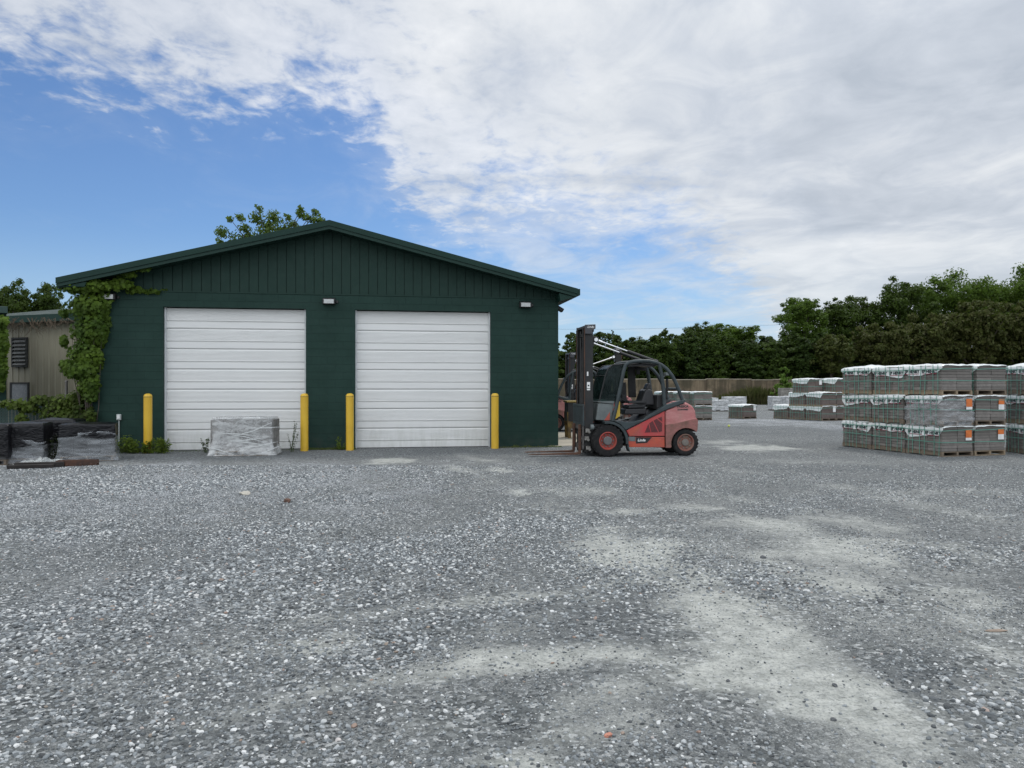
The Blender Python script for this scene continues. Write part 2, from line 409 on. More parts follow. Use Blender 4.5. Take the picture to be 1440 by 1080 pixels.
base = b.mix(.08, base, (.01, .011, .012))
dk = b.math('MULTIPLY', attr(b, 'dark'), b.smooth(b.noise(co, 3, 5, .65), .2, .6, .4, 1))
base = b.mix(b.math('MULTIPLY', dk, .55), base, (.065, .074, .082))
lt = b.math('MULTIPLY', attr(b, 'light'), .45)
base = b.mix(lt, base, b.mix(b.smooth(rc, .3, .8), (.22, .235, .255), (.66, .69, .73)))
dn = b.math('ADD', attr(b, 'dust'), b.math('MULTIPLY', b.math('SUBTRACT', b.noise(co, 4, 8, .72, .6), .5), .75))
du = b.math('MULTIPLY', b.smooth(dn, .08, .78), b.smooth(b.noise(co, 60, 5, .7), .28, .60, .25, 1))
base = b.mix(b.math('MULTIPLY', du, .84), base, b.mix(b.smooth(b.noise(co, 6, 6, .7), .3, .7), (.26, .270, .250), (.47, .478, .445)))
b.put(p.inputs['Base Color'], base); p.inputs['Roughness'].default_value = .9; p.inputs['Specular IOR Level'].default_value = .2
bn = b.n('ShaderNodeBump'); bn.inputs['Distance'].default_value = .018
b.put(bn.inputs['Strength'], b.math('SUBTRACT', 1.0, b.math('MULTIPLY', du, .75)))
b.put(bn.inputs['Height'], b.math('SUBTRACT', 1, b.math('ADD', b.math('MULTIPLY', vor.outputs['Distance'], 1.2), b.math('MULTIPLY', vor2.outputs['Distance'], .4))))
gm.node_tree.links.new(bn.outputs[0], p.inputs['Normal'])
me = grid_mesh('ground', P, gm)
X, Y = gxg.ravel(), gyg.ravel()
dust, dark, light = dustf(X, Y), field(DARK, X, Y, 51), field(LIGHT, X, Y, 71)
for n, v in (('dust', dust), ('dark', dark), ('light', light)):
    a = me.attributes.new(n, 'FLOAT', 'POINT'); a.data.foreach_set('value', v.astype(np.float32))
ground = link('ground', me); tag(ground, 'grey crushed stone yard with pale dusty tracks', 'ground', kind='structure')

# loose stones lying on the near part of the yard
sm, b, p = new_mat('loose stone')
rnd = b.n('ShaderNodeObjectInfo').outputs['Random']
sc = b.ramp(rnd, [(0, (.035, .039, .042)), (.25, (.092, .104, .112)), (.52, (.172, .19, .20)), (.78, (.31, .33, .34)), (.93, (.56, .57, .56)), (.985, (.60, .605, .60)), (.992, (.26, .17, .13)), (1, (.24, .2, .16))])
nn = b.noise(obj_co(b), 60, 4, .6)
b.put(p.inputs['Base Color'], b.mix(b.math('MULTIPLY', nn, .5), sc, b.mix(.5, sc, (.3, .31, .31)))); p.inputs['Roughness'].default_value = .85; p.inputs['Specular IOR Level'].default_value = .25
stones = bpy.data.collections.new('stone shapes')
rng = random.Random(3)
ico_v = []
import bmesh
for k in range(7):
    bm = bmesh.new(); bmesh.ops.create_icosphere(bm, subdivisions=2 if k < 4 else 1, radius=1)
    off = Vector((k * 7.3, 1.7, 3.1)); e = (rng.uniform(.8, 1.3), rng.uniform(.65, 1.), rng.uniform(.45, .75))
    for v in bm.verts:
        q = v.co.copy()
        c = mnoise.noise(q * 1.1 + off) * .45 + mnoise.noise(q * 2.6 + off) * .18
        n = q * (1 + c)
        for ax_ in ((1, .3, .2), (-.5, 1, .1), (.1, -.6, .9), (-.8, -.5, .4), (.5, .6, -.6)):   # knap flat facets
            a_ = Vector(ax_).normalized(); t_ = n.dot(a_) - (.62 + .2 * mnoise.noise(off + a_ * 3))
            if t_ > 0: n -= a_ * t_ * .9
        v.co = Vector((n.x * e[0], n.y * e[1], n.z * e[2]))
    mm = bpy.data.meshes.new('stone'); bm.to_mesh(mm); bm.free(); mm.materials.append(sm)
    stones.objects.link(bpy.data.objects.new('stone', mm))
xs2 = np.arange(-13, 13.01, .25); ys2 = np.arange(2.3, 16.01, .25)
ax, ay = np.meshgrid(xs2, ys2)
sm_me = grid_mesh('gravel', np.stack([ax, ay, hgt(ax, ay) + .002], -1), sm)
fx, fy = ax.ravel(), ay.ravel()
du_, da_ = dustf(fx, fy), field(DARK, fx, fy, 51)
cov = smst(.86 * fy + 1.2 - np.abs(fx), 0, .5)
clump = smst(fbm(fx * 1.1, fy * 1.1, 4, 33), .30, .66)
leftness = smst(-fx / np.maximum(fy, 1), -.25, .35)
den = cov * (1 - .84 * smst(du_, .08, .7)) * (.16 + .84 * np.maximum(clump ** 1.3, .40 * leftness)) * (1 - .9 * smst(fy, 8.5, 15.9) * (1 - .45 * leftness)) * (1 + .5 * da_)
a = sm_me.attributes.new('den', 'FLOAT', 'POINT'); a.data.foreach_set('value', den.astype(np.float32))
a = sm_me.attributes.new('coarse', 'FLOAT', 'POINT'); a.data.foreach_set('value', ((.75 + .45 * np.maximum(da_, leftness * .6)) * (.72 + .7 * smst(fbm(fx * .8, fy * .8, 3, 77), .3, .7))).astype(np.float32))
gravel = link('gravel', sm_me); tag(gravel, 'loose grey and white stones scattered over the near yard', 'gravel', kind='stuff')
ng = bpy.data.node_groups.new('scatter stones', 'GeometryNodeTree')
ng.interface.new_socket('Geometry', in_out='INPUT', socket_type='NodeSocketGeometry'); ng.interface.new_socket('Geometry', in_out='OUTPUT', socket_type='NodeSocketGeometry')
N = ng.nodes.new; L = ng.links.new
gi, go = N('NodeGroupInput'), N('NodeGroupOutput')
na = N('GeometryNodeInputNamedAttribute'); na.data_type = 'FLOAT'; na.inputs[0].default_value = 'den'
nc = N('GeometryNodeInputNamedAttribute'); nc.data_type = 'FLOAT'; nc.inputs[0].default_value = 'coarse'
mu = N('ShaderNodeMath'); mu.operation = 'MULTIPLY'; mu.inputs[1].default_value = 2100; L(na.outputs[0], mu.inputs[0])
dp = N('GeometryNodeDistributePointsOnFaces'); L(gi.outputs[0], dp.inputs['Mesh']); L(mu.outputs[0], dp.inputs['Density'])
ci = N('GeometryNodeCollectionInfo'); ci.inputs['Collection'].default_value = stones; ci.inputs['Separate Children'].default_value = True; ci.inputs['Reset Children'].default_value = True
ip = N('GeometryNodeInstanceOnPoints'); L(dp.outputs[0], ip.inputs['Points']); L(ci.outputs[0], ip.inputs['Instance']); ip.inputs['Pick Instance'].default_value = True
rv = N('FunctionNodeRandomValue'); rv.data_type = 'FLOAT_VECTOR'; rv.inputs[0].default_value = (-.35, -.35, 0); rv.inputs[1].default_value = (.35, .35, 6.283); L(rv.outputs[0], ip.inputs['Rotation'])
rf = N('FunctionNodeRandomValue'); rf.data_type = 'FLOAT'; rf.inputs[2].default_value = 0; rf.inputs[3].default_value = 1
pw = N('ShaderNodeMath'); pw.operation = 'POWER'; pw.inputs[1].default_value = 2.2; L(rf.outputs[1], pw.inputs[0])
ma = N('ShaderNodeMath'); ma.operation = 'MULTIPLY_ADD'; ma.inputs[1].default_value = .0135; ma.inputs[2].default_value = .0055; L(pw.outputs[0], ma.inputs[0])
m2 = N('ShaderNodeMath'); m2.operation = 'MULTIPLY'; L(ma.outputs[0], m2.inputs[0]); L(nc.outputs[0], m2.inputs[1]); L(m2.outputs[0], ip.inputs['Scale'])
L(ip.outputs[0], go.inputs[0])
md = gravel.modifiers.new('scatter', 'NODES'); md.node_group = ng

# raised bank beyond the retaining wall
bank_m = pmat('bank soil', (.06, .055, .03), .95, (.03, .045, .015), 1.5, .9, .3, 8)
bx = np.linspace(-40, 150, 60); by = np.array([74.6, 76, 80, 90, 120, 200])
BX, BY = np.meshgrid(bx, by)
bank = link('bank', grid_mesh('bank', np.stack([BX, BY, 2.0 + .2 * fbm(BX * .2, BY * .2, 3, 4) + (BY - 74.6) * .002], -1), bank_m)); tag(bank, 'grassy earth bank behind the retaining wall', 'bank', kind='structure')
slab_m = pmat('worn concrete', (.42, .38, .30), .9, (.30, .27, .22), 1.2, .8, .2, 60)
mb = MB(); mb.prism([(1.0, 20.9), (5.2, 21.6), (4.6, 27.6), (.2, 27.0)], 0.0, .02, 'z')
slab = mb.build('path', slab_m); tag(slab, 'pale concrete apron beside the green garage', 'path', kind='structure')

# ---------------------------------------------------------------- green garage
TH = math.atan(.162)
block_m, b, p = new_mat('green painted block')
o3 = b.sep(obj_co(b)); bc = b.comb(b.math('ADD', o3[0], o3[1]), o3[2], 0)
br = b.n('ShaderNodeTexBrick'); b.put(br.inputs['Vector'], bc); br.inputs['Scale'].default_value = 1
br.inputs['Brick Width'].default_value = .406; br.inputs['Row Height'].default_value = .2; br.inputs['Mortar Size'].default_value = .006; br.inputs['Mortar Smooth'].default_value = .6
nz = b.noise(obj_co(b), 1.2, 6, .65)
g1 = b.mix(b.smooth(nz, .3, .7), (.0082, .0290, .0222), (.0135, .0395, .0310))
rowv = b.noise(b.comb(b.math('MULTIPLY', o3[0], .25), b.math('MULTIPLY', o3[2], 5.0), 0), 1.6, 3)
g1 = b.mix(b.smooth(rowv, .45, .75, 0, .45), g1, (.016, .039, .032))
g1 = b.mix(b.math('MULTIPLY', br.outputs['Fac'], .5), g1, (.006, .020, .017))
lowd = b.math('MULTIPLY', b.smooth(o3[2], .55, 0), b.smooth(b.noise(obj_co(b), 4, 5, .7), .35, .7))
g1 = b.mix(b.math('MULTIPLY', lowd, .4), g1, (.055, .06, .05))
chip = b.smooth(b.noise(obj_co(b), 9, 3, .7, .5), .73, .76)
g1 = b.mix(b.math('MULTIPLY', chip, .7), g1, (.005, .010, .009))
b.put(p.inputs['Base Color'], g1); p.inputs['Roughness'].default_value = .7; p.inputs['Specular IOR Level'].default_value = .25
bn = b.n('ShaderNodeBump'); bn.inputs['Strength'].default_value = .6; bn.inputs['Distance'].default_value = .008
b.put(bn.inputs['Height'], b.math('ADD', b.math('MULTIPLY', br.outputs['Fac'], -1), b.math('MULTIPLY', b.noise(obj_co(b), 55, 4, .7), .6)))
block_m.node_tree.links.new(bn.outputs[0], p.inputs['Normal'])
siding_m = pmat('green siding', (.0085, .030, .0225), .6, (.012, .036, .0275), 2.5, .7, .06, 20, spec=.25)
trim_m = pmat('green trim', (.009, .032, .024), .55, (.007, .025, .020), 3, .6, spec=.2)
trim2_m = pmat('weathered green trim', (.014, .038, .030), .55, (.010, .028, .022), 3, .6, spec=.2)
G = thing('garage_building', 'dark green block garage with low gable roof and two white roller doors', 'garage', (0, 20.8, 0), TH)
UL, UR, ZT, ZL = -10.56, 1.28, 3.64, 4.04
D1, D2 = (-8.90, -5.41), (-4.16, -.58); DEP = 12.0
mb = MB(); T = .3
for a0, a1 in ((UL, D1[0]), (D1[1], D2[0]), (D2[1], UR)): mb.bx(a0, a1, 0, T, -.1, ZT)
mb.bx(UL, UR, 0, T, ZT, ZL)
mb.build('wall', block_m, G)
mb = MB(); mb.bx(UL, UL + T, T, DEP, -.1, ZL); mb.bx(UR - T, UR, T, DEP, -.1, ZL); mb.bx(UL + T, UR - T, DEP - T, DEP, -.1, ZL)
mb.build('side_wall', block_m, G)
EL_, ER_, RU, ZE, ZR = -11.2, 1.70, -4.78, 4.05, 5.66       # eaves, ridge; heights of the underside of the roof
def zroof(u): return ZR - abs(u - RU) * (ZR - ZE) / (RU - EL_ if u < RU else ER_ - RU)
# gable siding: boards with grooves between
mb = MB(); w = .232; u = UL + .012
while u < UR:
    u1 = min(u + w, UR)
    for (s0, s1, y) in ((u, min(u + .018, u1), .055), (min(u + .018, u1), u1, .03)):
        if s1 - s0 < .001: continue
        cuts = [s0, s1] if not (s0 < RU < s1) else [s0, RU, s1]
        for q0, q1 in zip(cuts, cuts[1:]):
            mb.prism([(q0, ZL + .004), (q1, ZL + .004), (q1, zroof(q1) + .02), (q0, zroof(q0) + .02)], y, .12)
    u = u1
mb.build('gable_siding', siding_m, G)
mb = MB(); mb.bx(UL + .01, UR - .01, -.012, .029, ZL - .03, ZL + .003); mb.build('siding_trim', siding_m, G)
# back gable
mb = MB(); mb.prism([(UL, ZL + .003), (UR, ZL + .003), (UR, zroof(UR) + .02), (RU, ZR + .02), (UL, zroof(UL) + .02)], DEP - .15, DEP - .03); mb.build('rear_gable', siding_m, G)
# roof deck, standing seams
roof_m = pmat('green metal roof', (.016, .045, .035), .45, (.022, .055, .043), 2, .6)
OV = -.5
mb = MB()
for (ua, ub) in ((EL_, RU), (RU, ER_)):
    za, zb = zroof(ua), zroof(ub)
    mb.prism([(ua, za + .03), (ub, zb + .03), (ub, zb + .17), (ua, za + .17)], OV + .03, DEP + .45)
    for k in range(14):
        uu = ua + (ub - ua) * (k + .5) / 14
        pass
roof = mb.build('roof', roof_m, G)
mb = MB()
for k in range(29):
    yy = OV + .25 + k * .45
    for (ua, ub) in ((EL_, RU), (RU, ER_)): mb.prism([(ua, zroof(ua) + .171), (ub, zroof(ub) + .171), (ub, zroof(ub) + .20), (ua, zroof(ua) + .20)], yy, yy + .025)
mb.build('roof_seam', roof_m, roof)
# rake fascia: upper drip edge and lower board
mb = MB()
for (ua, ub) in ((EL_, RU), (RU, ER_)):
    za, zb = zroof(ua), zroof(ub); mb.prism([(ua, za + .055), (ub, zb + .055), (ub, zb + .195), (ua, za + .195)], OV - .025, OV + .028)
mb.build('drip_edge', trim_m, G)
mb = MB()
for (ua, ub) in ((EL_ + .03, RU), (RU, ER_ - .03)):
    za, zb = zroof(ua), zroof(ub); mb.prism([(ua, za - .03), (ub, zb - .03), (ub, zb + .053), (ua, za + .053)], OV, OV + .027)
mb.build('fascia_board', trim2_m, G)
mb = MB()
for (ua, ub) in ((EL_ + .03, RU), (RU, ER_ - .03)):
    za, zb = zroof(ua), zroof(ub); mb.prism([(ua, za - .005), (ub, zb - .005), (ub, zb + .027), (ua, za + .027)], OV + .028, .028)
mb.build('soffit', siding_m, G)
# boxed eave returns and side eaves
mb = MB()
mb.prism([(EL_ + .04, ZE - .01), (UL - .01, ZE - .01), (UL + .03, zroof(UL) - .035), (EL_ + .04, zroof(EL_) - .031)], OV + .03, 0.0)
mb.bx(EL_ + .0, EL_ + .03, OV + .03, DEP + .4, ZE - .04, ZE + .2)
mb.bx(EL_ + .035, UL - .002, 0.002, DEP + .4, ZE - .02, ZE + .02)
mb.prism([(ER_ - .04, ZE - .02), (UR - .05, ZE - .14), (UR - .08, zroof(UR) - .035), (ER_ - .04, zroof(ER_) - .031)], OV + .03, -.002)
mb.bx(ER_ - .03, ER_ + .07, OV + .0, DEP + .4, ZE + .02, ZE + .19)
mb.bx(UR + .002, ER_ - .035, 0.002, DEP + .4, ZE - .02, ZE + .02)
mb.build('eave_box', trim_m, G, bevel=.008, split=('x', -4.7))
# roller doors
door_m, b, p = new_mat('white enamelled door')
o3 = b.sep(obj_co(b))
st = b.noise(b.vmath('MULTIPLY', obj_co(b), (.35, 1, 6)), 3, 5, .65)
dirt = b.math('MULTIPLY', b.smooth(o3[2], .9, 0), b.smooth(b.noise(b.vmath('MULTIPLY', obj_co(b), (3, 1, .6)), 2.5, 5, .7), .35, .75))
c = b.mix(b.smooth(st, .3, .75, 0, .35), (.71, .71, .695), (.55, .56, .55))
c = b.mix(b.math('MULTIPLY', dirt, .5), c, (.42, .43, .38))
b.put(p.inputs['Base Color'], c); p.inputs['Roughness'].default_value = .45
DH = 3.62
prof = [(0.0, 0.0), (.012, -.012)]
sec = DH / 7
for k in range(7):
    z0 = k * sec
    if k: prof += [(z0 - .010, 0.), (z0 - .006, .026), (z0 + .006, .026), (z0 + .010, -.004)]
    prof += [(z0 + .03, -.014), (z0 + .175, -.014), (z0 + .183, .018), (z0 + .199, .018), (z0 + .207, -.012)]
    for q in range(8):
        zz = z0 + .23 + q * .032; prof += [(zz, -.012), (zz + .010, -.0035), (zz + .020, -.012)]
prof = [q for q in prof if q[0] < DH - .01] + [(DH, -.012)]
for (a0, a1) in (D1, D2):
    mb = MB(); vs = []
    for z, y in prof: vs += [(a0 + .02, .17 + y, z), (a1 - .02, .17 + y, z)]
    mb.add(vs, [(2 * i, 2 * i + 1, 2 * i + 3, 2 * i + 2) for i in range(len(prof) - 1)])
    dr = mb.build('garage_door', door_m, G)
    md = dr.modifiers.new('thick', 'SOLIDIFY'); md.thickness = .03; md.offset = -1
    mb = MB(); mb.bx(a0 + .002, a0 + .045, .10, .145, .0, ZT - .005); mb.bx(a1 - .045, a1 - .002, .10, .145, .0, ZT - .005)
    mb.build('door_trim', pmat('pale trim', (.62, .64, .64), .5, (.42, .44, .44), 4), dr, .004, split=('x', (a0 + a1) / 2))
    mb = MB(); mb.bx(a0 + .03, a1 - .03, .14, .2, -.02, .014); mb.build('bottom_seal', MT['rubber'], dr)
# floodlights
lens_m = pmat('frosted lens', (.50, .51, .50), .3, (.36, .38, .38), 12)
def flood(u, z, lab=None, face=0):
    mb = MB()
    mb.prism([(-.16, z - .07), (-.16, z + .07), (-.06, z + .10), (-.003, z + .09), (-.003, z - .05), (-.05, z - .08)], u - .16, u + .16, 'x')
    o = mb.build('flood_light', MT['black_metal'], G, .012)
    mb = MB(); mb.box((u, -.168, z - .002), (.25, .014, .108)); mb.build('lens', lens_m, o, .004)
    mb = MB(); mb.box((u + .2, -.02, z + .0), (.06, .04, .07)); mb.build('sensor', MT['black_metal'], o, .008)
    return o
flood(-4.82, 3.83); flood(.35, 3.83); flood(-10.15, 3.85)
mb = MB(); mb.box((UR + .12, .35, 3.78), (.20, .20, .10), Matrix.Rotation(R(30), 4, 'Y')); mb.box((UR + .03, .35, 3.86), (.055, .12, .12))
mb.build('side_flood_light', MT['black_metal'], G, .015)
# socket box with conduit
galv = pmat('galvanised box', (.42, .45, .44), .5, (.28, .3, .3), 10, metal=.4)
uo = -9.93
mb = MB(); mb.box((uo, -.035, .86), (.11, .066, .15)); ob = mb.build('socket_box', galv, G, .012)
mb = MB(); mb.box((uo, -.075, .865), (.07, .012, .09)); mb.build('cover_flap', MT['white'], ob, .004)
mb = MB(); mb.tube([(uo, -.03, .785), (uo, -.03, -.02)], .016, 8); mb.build('conduit', galv, ob)

# ---------------------------------------------------------------- yellow bollards
yel = pmat('yellow bollard sleeve', (.66, .42, .035), .42, (.55, .33, .025), 3, .8, stretch=(1, 1, .6))
dirty = pmat('scuffed yellow', (.3, .2, .03), .7, (.12, .1, .05), 14)
BOL = [(208, 18.78, 'yellow bollard left of the first white door among weeds'), (428, 19.42, 'yellow bollard at the right edge of the left door, by a tall dark weed'),
       (492, 19.62, 'yellow bollard at the left edge of the right door'), (696, 20.22, 'yellow bollard at the right edge of the right door')]
bol0 = None
for px, Y, lab in BOL:
    loc = (gx(px, Y), Y, 0)
    if not bol0:
        bol0 = r = thing('bollard', lab, 'bollard', loc, .3, 'yellow bollards before the garage doors')
        mb = MB(); mb.lathe([(.0985, -.1), (.0985, 1.37), (.0995, 1.385), (.094, 1.41), (.075, 1.435), (.04, 1.45), (.0005, 1.455)], n=28); mb.build('sleeve', yel, r, smooth=50)
        mb = MB(); mb.lathe([(.102, 1.365), (.104, 1.371), (.102, 1.377)], n=28); mb.build('cap_seam', dirty, r, smooth=60)
    else:
        r = copy_tree(bol0); r.location = loc; r['label'] = lab; r.rotation_euler.z = px

# ---------------------------------------------------------------- forklifts
glass_m, b, p = new_mat('tinted cab glass')
p.inputs['Base Color'].default_value = (.03, .045, .045, 1); p.inputs['Roughness'].default_value = .08
t = b.n('ShaderNodeBsdfTransparent'); t.inputs[0].default_value = (.42, .52, .50, 1)
ms = b.n('ShaderNodeMixShader'); b.put(ms.inputs[0], b.smooth(b.noise(obj_co(b), 3, 4), .3, .7, .12, .35))
L = glass_m.node_tree.links; L.new(t.outputs[0], ms.inputs[1]); L.new(p.outputs[0], ms.inputs[2]); L.new(ms.outputs[0], glass_m.node_tree.nodes['Material Output'].inputs[0])
pink = pmat('sun faded red paint', (.46, .205, .195), .55, (.33, .085, .085), 2.2, .9, .05, 30, stretch=(.6, 1, 2.2), scr=(.30, .17, .14))
skirt_m = pmat('scuffed shaded red paint', (.30, .115, .105), .65, (.12, .065, .045), 3.0, .95, .12, 30, lo=.38, hi=.68, scr=(.13, .085, .06))  # undercut shade painted into the darker red, along with rust and scuffs
red = pmat('red paint', (.44, .035, .04), .45, (.33, .075, .065), 2.6, .8, stretch=(1, 1, 1), scr=(.28, .09, .075))
orange_red = pmat('orange red paint', (.48, .075, .03), .5, (.32, .06, .05), 2.8, .9, scr=(.22, .10, .07))
grille_m = pmat('dark red mesh', (.12, .022, .025), .7, (.05, .014, .016), 40, .9, .3, 120)
rim_red = pmat('red rim', (.38, .05, .038), .55, (.20, .055, .04), 5, .9)
rim_dull = pmat('dusty red rim', (.20, .065, .048), .7, (.17, .12, .09), 6, .95)
hub_m = pmat('grey hub', (.14, .14, .14), .6, (.08, .08, .08), 8, metal=.3)
black_pl = pmat('black plastic', (.009, .009, .010), .6, (.018, .018, .018), 6, .7, .08, 60)
seat_m = pmat('black vinyl', (.018, .018, .02), .45, (.03, .03, .032), 7, .7, .15, 50)
yellow_pl = pmat('yellow panel', (.60, .40, .04), .5, (.42, .28, .04), 5)
cowl_m = pmat('dusty grey cowl', (.14, .16, .16), .6, (.075, .085, .085), 4, .8, .1, 40)
def fq(cx, cy): return ((cx - 734.4) / 289.4, (1012.8 - cy) / 289.4)
def fpoly(*pts): return [fq(*q) for q in pts]
def arc(cx, cy, r, a0, a1, n=14): return [(cx + r * math.cos(R(a0 + (a1 - a0) * i / n)), cy - r * math.sin(R(a0 + (a1 - a0) * i / n))) for i in range(n + 1)]
def wheel(parent, c, r, w, rimr, rim_mat, side, front):
    """c: centre, side -1 near / +1 far"""
    mb = MB(); h = w / 2
    pr = [(rimr * .98, -h * .80), (rimr * 1.06, -h * .92), (r * .80, -h), (r * .92, -h * .98), (r * .965, -h * .84), (r * .975, 0), (r * .965, h * .84), (r * .92, h * .98), (r * .80, h), (rimr * 1.06, h * .92), (rimr * .98, h * .80)]
    mb.lathe(pr, c, 48, 'y')
    nl = 22
    for k in range(nl):
        for sgn in (-1, 1):
            a = 2 * math.pi * (k + (.25 if sgn > 0 else 0)) / nl
            M = Matrix.Translation(c) @ Matrix.Rotation(a, 4, 'Y') @ Matrix.Translation((0, sgn * h * .48, r * .965)) @ Matrix.Rotation(sgn * .45, 4, 'Z')
            mb.box((0, 0, 0), (r * .12, h * .98, r * .075), M)
            M2 = Matrix.Translation(c) @ Matrix.Rotation(a, 4, 'Y') @ Matrix.Translation((0, sgn * h * .95, r * .87))
            mb.box((0, 0, 0), (r * .10, h * .12, r * .15), M2)
    ty = mb.build('wheel', MT['rubber'], parent, smooth=35)
    mb = MB(); s = side
    pr = [(rimr * 1.0, h * .80), (rimr * 1.02, h * .93), (rimr * .93, h * .95), (rimr * .86, h * .78), (rimr * .80, h * .50), (rimr * .45, h * (.42 if front else .5)), (rimr * .40, h * .5), (.001, h * .5)]
    pr = [(q, s * hh) for q, hh in pr]
    mb.lathe(pr if s > 0 else pr, c, 40, 'y')
    mb.build('rim', rim_mat, ty, smooth=35)
    mb = MB(); hr = rimr * (.50 if front else .42); hd = h * (.78 if front else .72)
    mb.lathe([(hr, s * h * .40), (hr, s * hd), (hr * .86, s * (hd + .012)), (.001, s * (hd + .016))], c, 24, 'y')
    nb = 10
    for k in range(nb):
        a = 2 * math.pi * k / nb; q = rimr * .68
        mb.lathe([(.016, s * h * .45), (.016, s * h * .66), (.001, s * h * .67)], (c[0] + q * math.cos(a), c[1], c[2] + q * math.sin(a)), 6, 'y')
    mb.build('hub', hub_m if front else pmat('dusty hub', (.17, .15, .13), .7, (.09, .08, .07), 9), ty, smooth=30)
    return ty
def make_forklift(label, loc, rz, group):
    r = thing('forklift', label, 'forklift', loc, rz, group)
    WY = .575
    # chassis core
    mb = MB()
    mb.prism(fpoly((600, 776), (770, 786), (815, 745), (950, 692), (1085, 668), (1085, 800), (960, 800), (950, 930), (690, 930), (650, 800)), -.52, .52)
    mb.prism(fpoly((470, 800), (600, 790), (680, 850), (690, 935), (500, 990), (440, 985)), -.36, .36)
    mb.prism(fpoly((985, 850), (1170, 860), (1165, 950), (1000, 950)), -.30, .30)
    mb.build('chassis', black_pl, r, .015)
    # counterweight: upper body and lower flared skirt with the wheel arch
    mb = MB()
    mb.prism(fpoly((952, 704), (1080, 655), (1104, 652), (1148, 684), (1162, 712), (1168, 760), (1168, 800), (1040, 812), (952, 820)), -WY, WY)
    cw = mb.build('counterweight', pink, r, .04, seg=4)
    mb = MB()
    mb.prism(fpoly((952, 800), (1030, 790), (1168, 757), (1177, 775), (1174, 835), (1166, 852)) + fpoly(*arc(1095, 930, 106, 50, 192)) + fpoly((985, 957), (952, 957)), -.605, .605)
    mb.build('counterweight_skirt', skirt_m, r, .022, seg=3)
    mb = MB(); mb.prism(fpoly((1082, 652), (1098, 644), (1150, 672), (1170, 706), (1166, 716), (1145, 690)), -.40, .40); mb.build('tail_cover', pink, r, .012)
    # side panels with slots, sills, decal plates
    mb = MB(); mb.prism(fpoly((680, 838), (946, 708), (946, 878), (700, 878)), -WY, WY); sp = mb.build('side_panel', red, r, .012)
    mb = MB()
    gp = [[(806, 853), (832, 795), (848, 852)], [(838, 790), (862, 775), (900, 852), (852, 852)], [(868, 772), (890, 760), (928, 792), (926, 845), (906, 852)], [(896, 756), (926, 748), (928, 782)]]
    for y0, y1 in ((-WY - .004, -WY + .02), (WY - .02, WY + .004)):
        for g in gp: mb.prism(fpoly(*g), y0, y1)
    mb.build('grille', grille_m, sp, split=('y', 0))
    mb = MB()
    for y0, y1 in ((-WY - .003, -WY + .02), (WY - .02, WY + .003)):
        mb.prism(fpoly((690, 838), (778, 800), (770, 828), (752, 872), (704, 872)), y0, y1)
    mb.build('orange_flash', orange_red, sp, split=('y', 0))
    mb = MB(); mb.prism(fpoly((692, 884), (946, 884), (946, 955), (692, 950)), -WY, WY); sl = mb.build('sill', orange_red, r, .012)
    mb = MB()
    for y0, y1 in ((-WY - .005, -WY + .02), (WY - .02, WY + .005)): mb.prism(fpoly((745, 885), (856, 885), (822, 922), (745, 926)), y0, y1)
    dp = mb.build('decal_plate', black_pl, sl, split=('y', 0))
    mb = MB()
    for y0, y1 in ((-WY - .004, -WY + .02), (WY - .02, WY + .004)): mb.prism(fpoly((694, 880), (742, 882), (742, 912), (696, 910)), y0, y1)
    mb.build('step_plate', cowl_m, sl, .006, split=('y', 0))
    lm = text_mesh('Linde', .085, MT['white'], .25, .004, .002)
    for s, f in ((-1, '-y'), (1, '+y')):
        x, z = fq(783, 904); put_text('lettering', lm, sl, (x, s * (WY + .009), z), f)
    for s, f in ((-1, '-y'), (1, '+y')):
        x, z = fq(1072, 678)
        put_text('lettering', text_mesh('PASSICA', .072, MT['ink'], 0, .003, .003), cw, (x, s * (WY + .004), z), f)
        x, z = fq(1072, 699)
        put_text('lettering', text_mesh('LICHNAMES', .048, MT['ink'], 0, .003, .002), cw, (x, s * (WY + .004), z), f)
        mb = MB()
        for i, hh in enumerate((.012, .02, .03, .02, .012)):
            x, z = fq(1060 + i * 6, 664); mb.box((x, s * (WY + .002), z + hh / 2), (.010, .006, hh))
        mb.build('crest', MT['ink'], cw)
    # dark side beams under the cab, fenders
    mb = MB()
    for s in (-1, 1):
        mb.prism(fpoly((1088, 630), (1088, 650), (1060, 662), (950, 702), (672, 836), (640, 800), (590, 772), (700, 784), (790, 766), (870, 716), (955, 666)), s * .60, s * .44)
    mb.build('side_beam', MT['grey_metal'], r, .015, split=('y', 0))
    mb = MB()
    for s in (-1, 1):
        mb.prism(fpoly(*arc(548, 915, 141, 100, -6, 18)) + fpoly(*arc(548, 915, 123, -6, 100, 18)), s * .665, s * .36)
        mb.prism(fpoly((682, 930), (694, 930), (694, 955), (700, 978), (692, 978), (682, 950)), s * .65, s * .45)
    mb.build('fender', MT['grey_metal'], r, .01, split=('y', 0))
    # overhead guard
    mb = MB()
    for s in (-1, 1):
        y = s * .52
        roof = [(676, 398), (700, 381), (740, 373), (790, 370), (840, 371), (890, 381), (930, 398), (965, 424), (1000, 466), (1030, 520), (1055, 580), (1074, 634)]
        mb.tube([(fq(*q)[0], y, fq(*q)[1]) for q in roof], .043, 10)
        mb.tube([(fq(*q)[0], y, fq(*q)[1]) for q in ((590, 775), (612, 690), (640, 560), (664, 440), (680, 390))], .045, 10)
        mb.tube([(fq(*q)[0], y, fq(*q)[1]) for q in ((948, 672), (942, 560), (928, 460), (912, 390))], .045, 10)
    for cx, cy in ((690, 392), (790, 376), (910, 392), (1045, 560)):
        x, z = fq(cx, cy); mb.tube([(x, -.52, z), (x, .52, z)], .035, 8)
    gd = mb.build('overhead_guard', MT['grey_metal'], r, smooth=50)
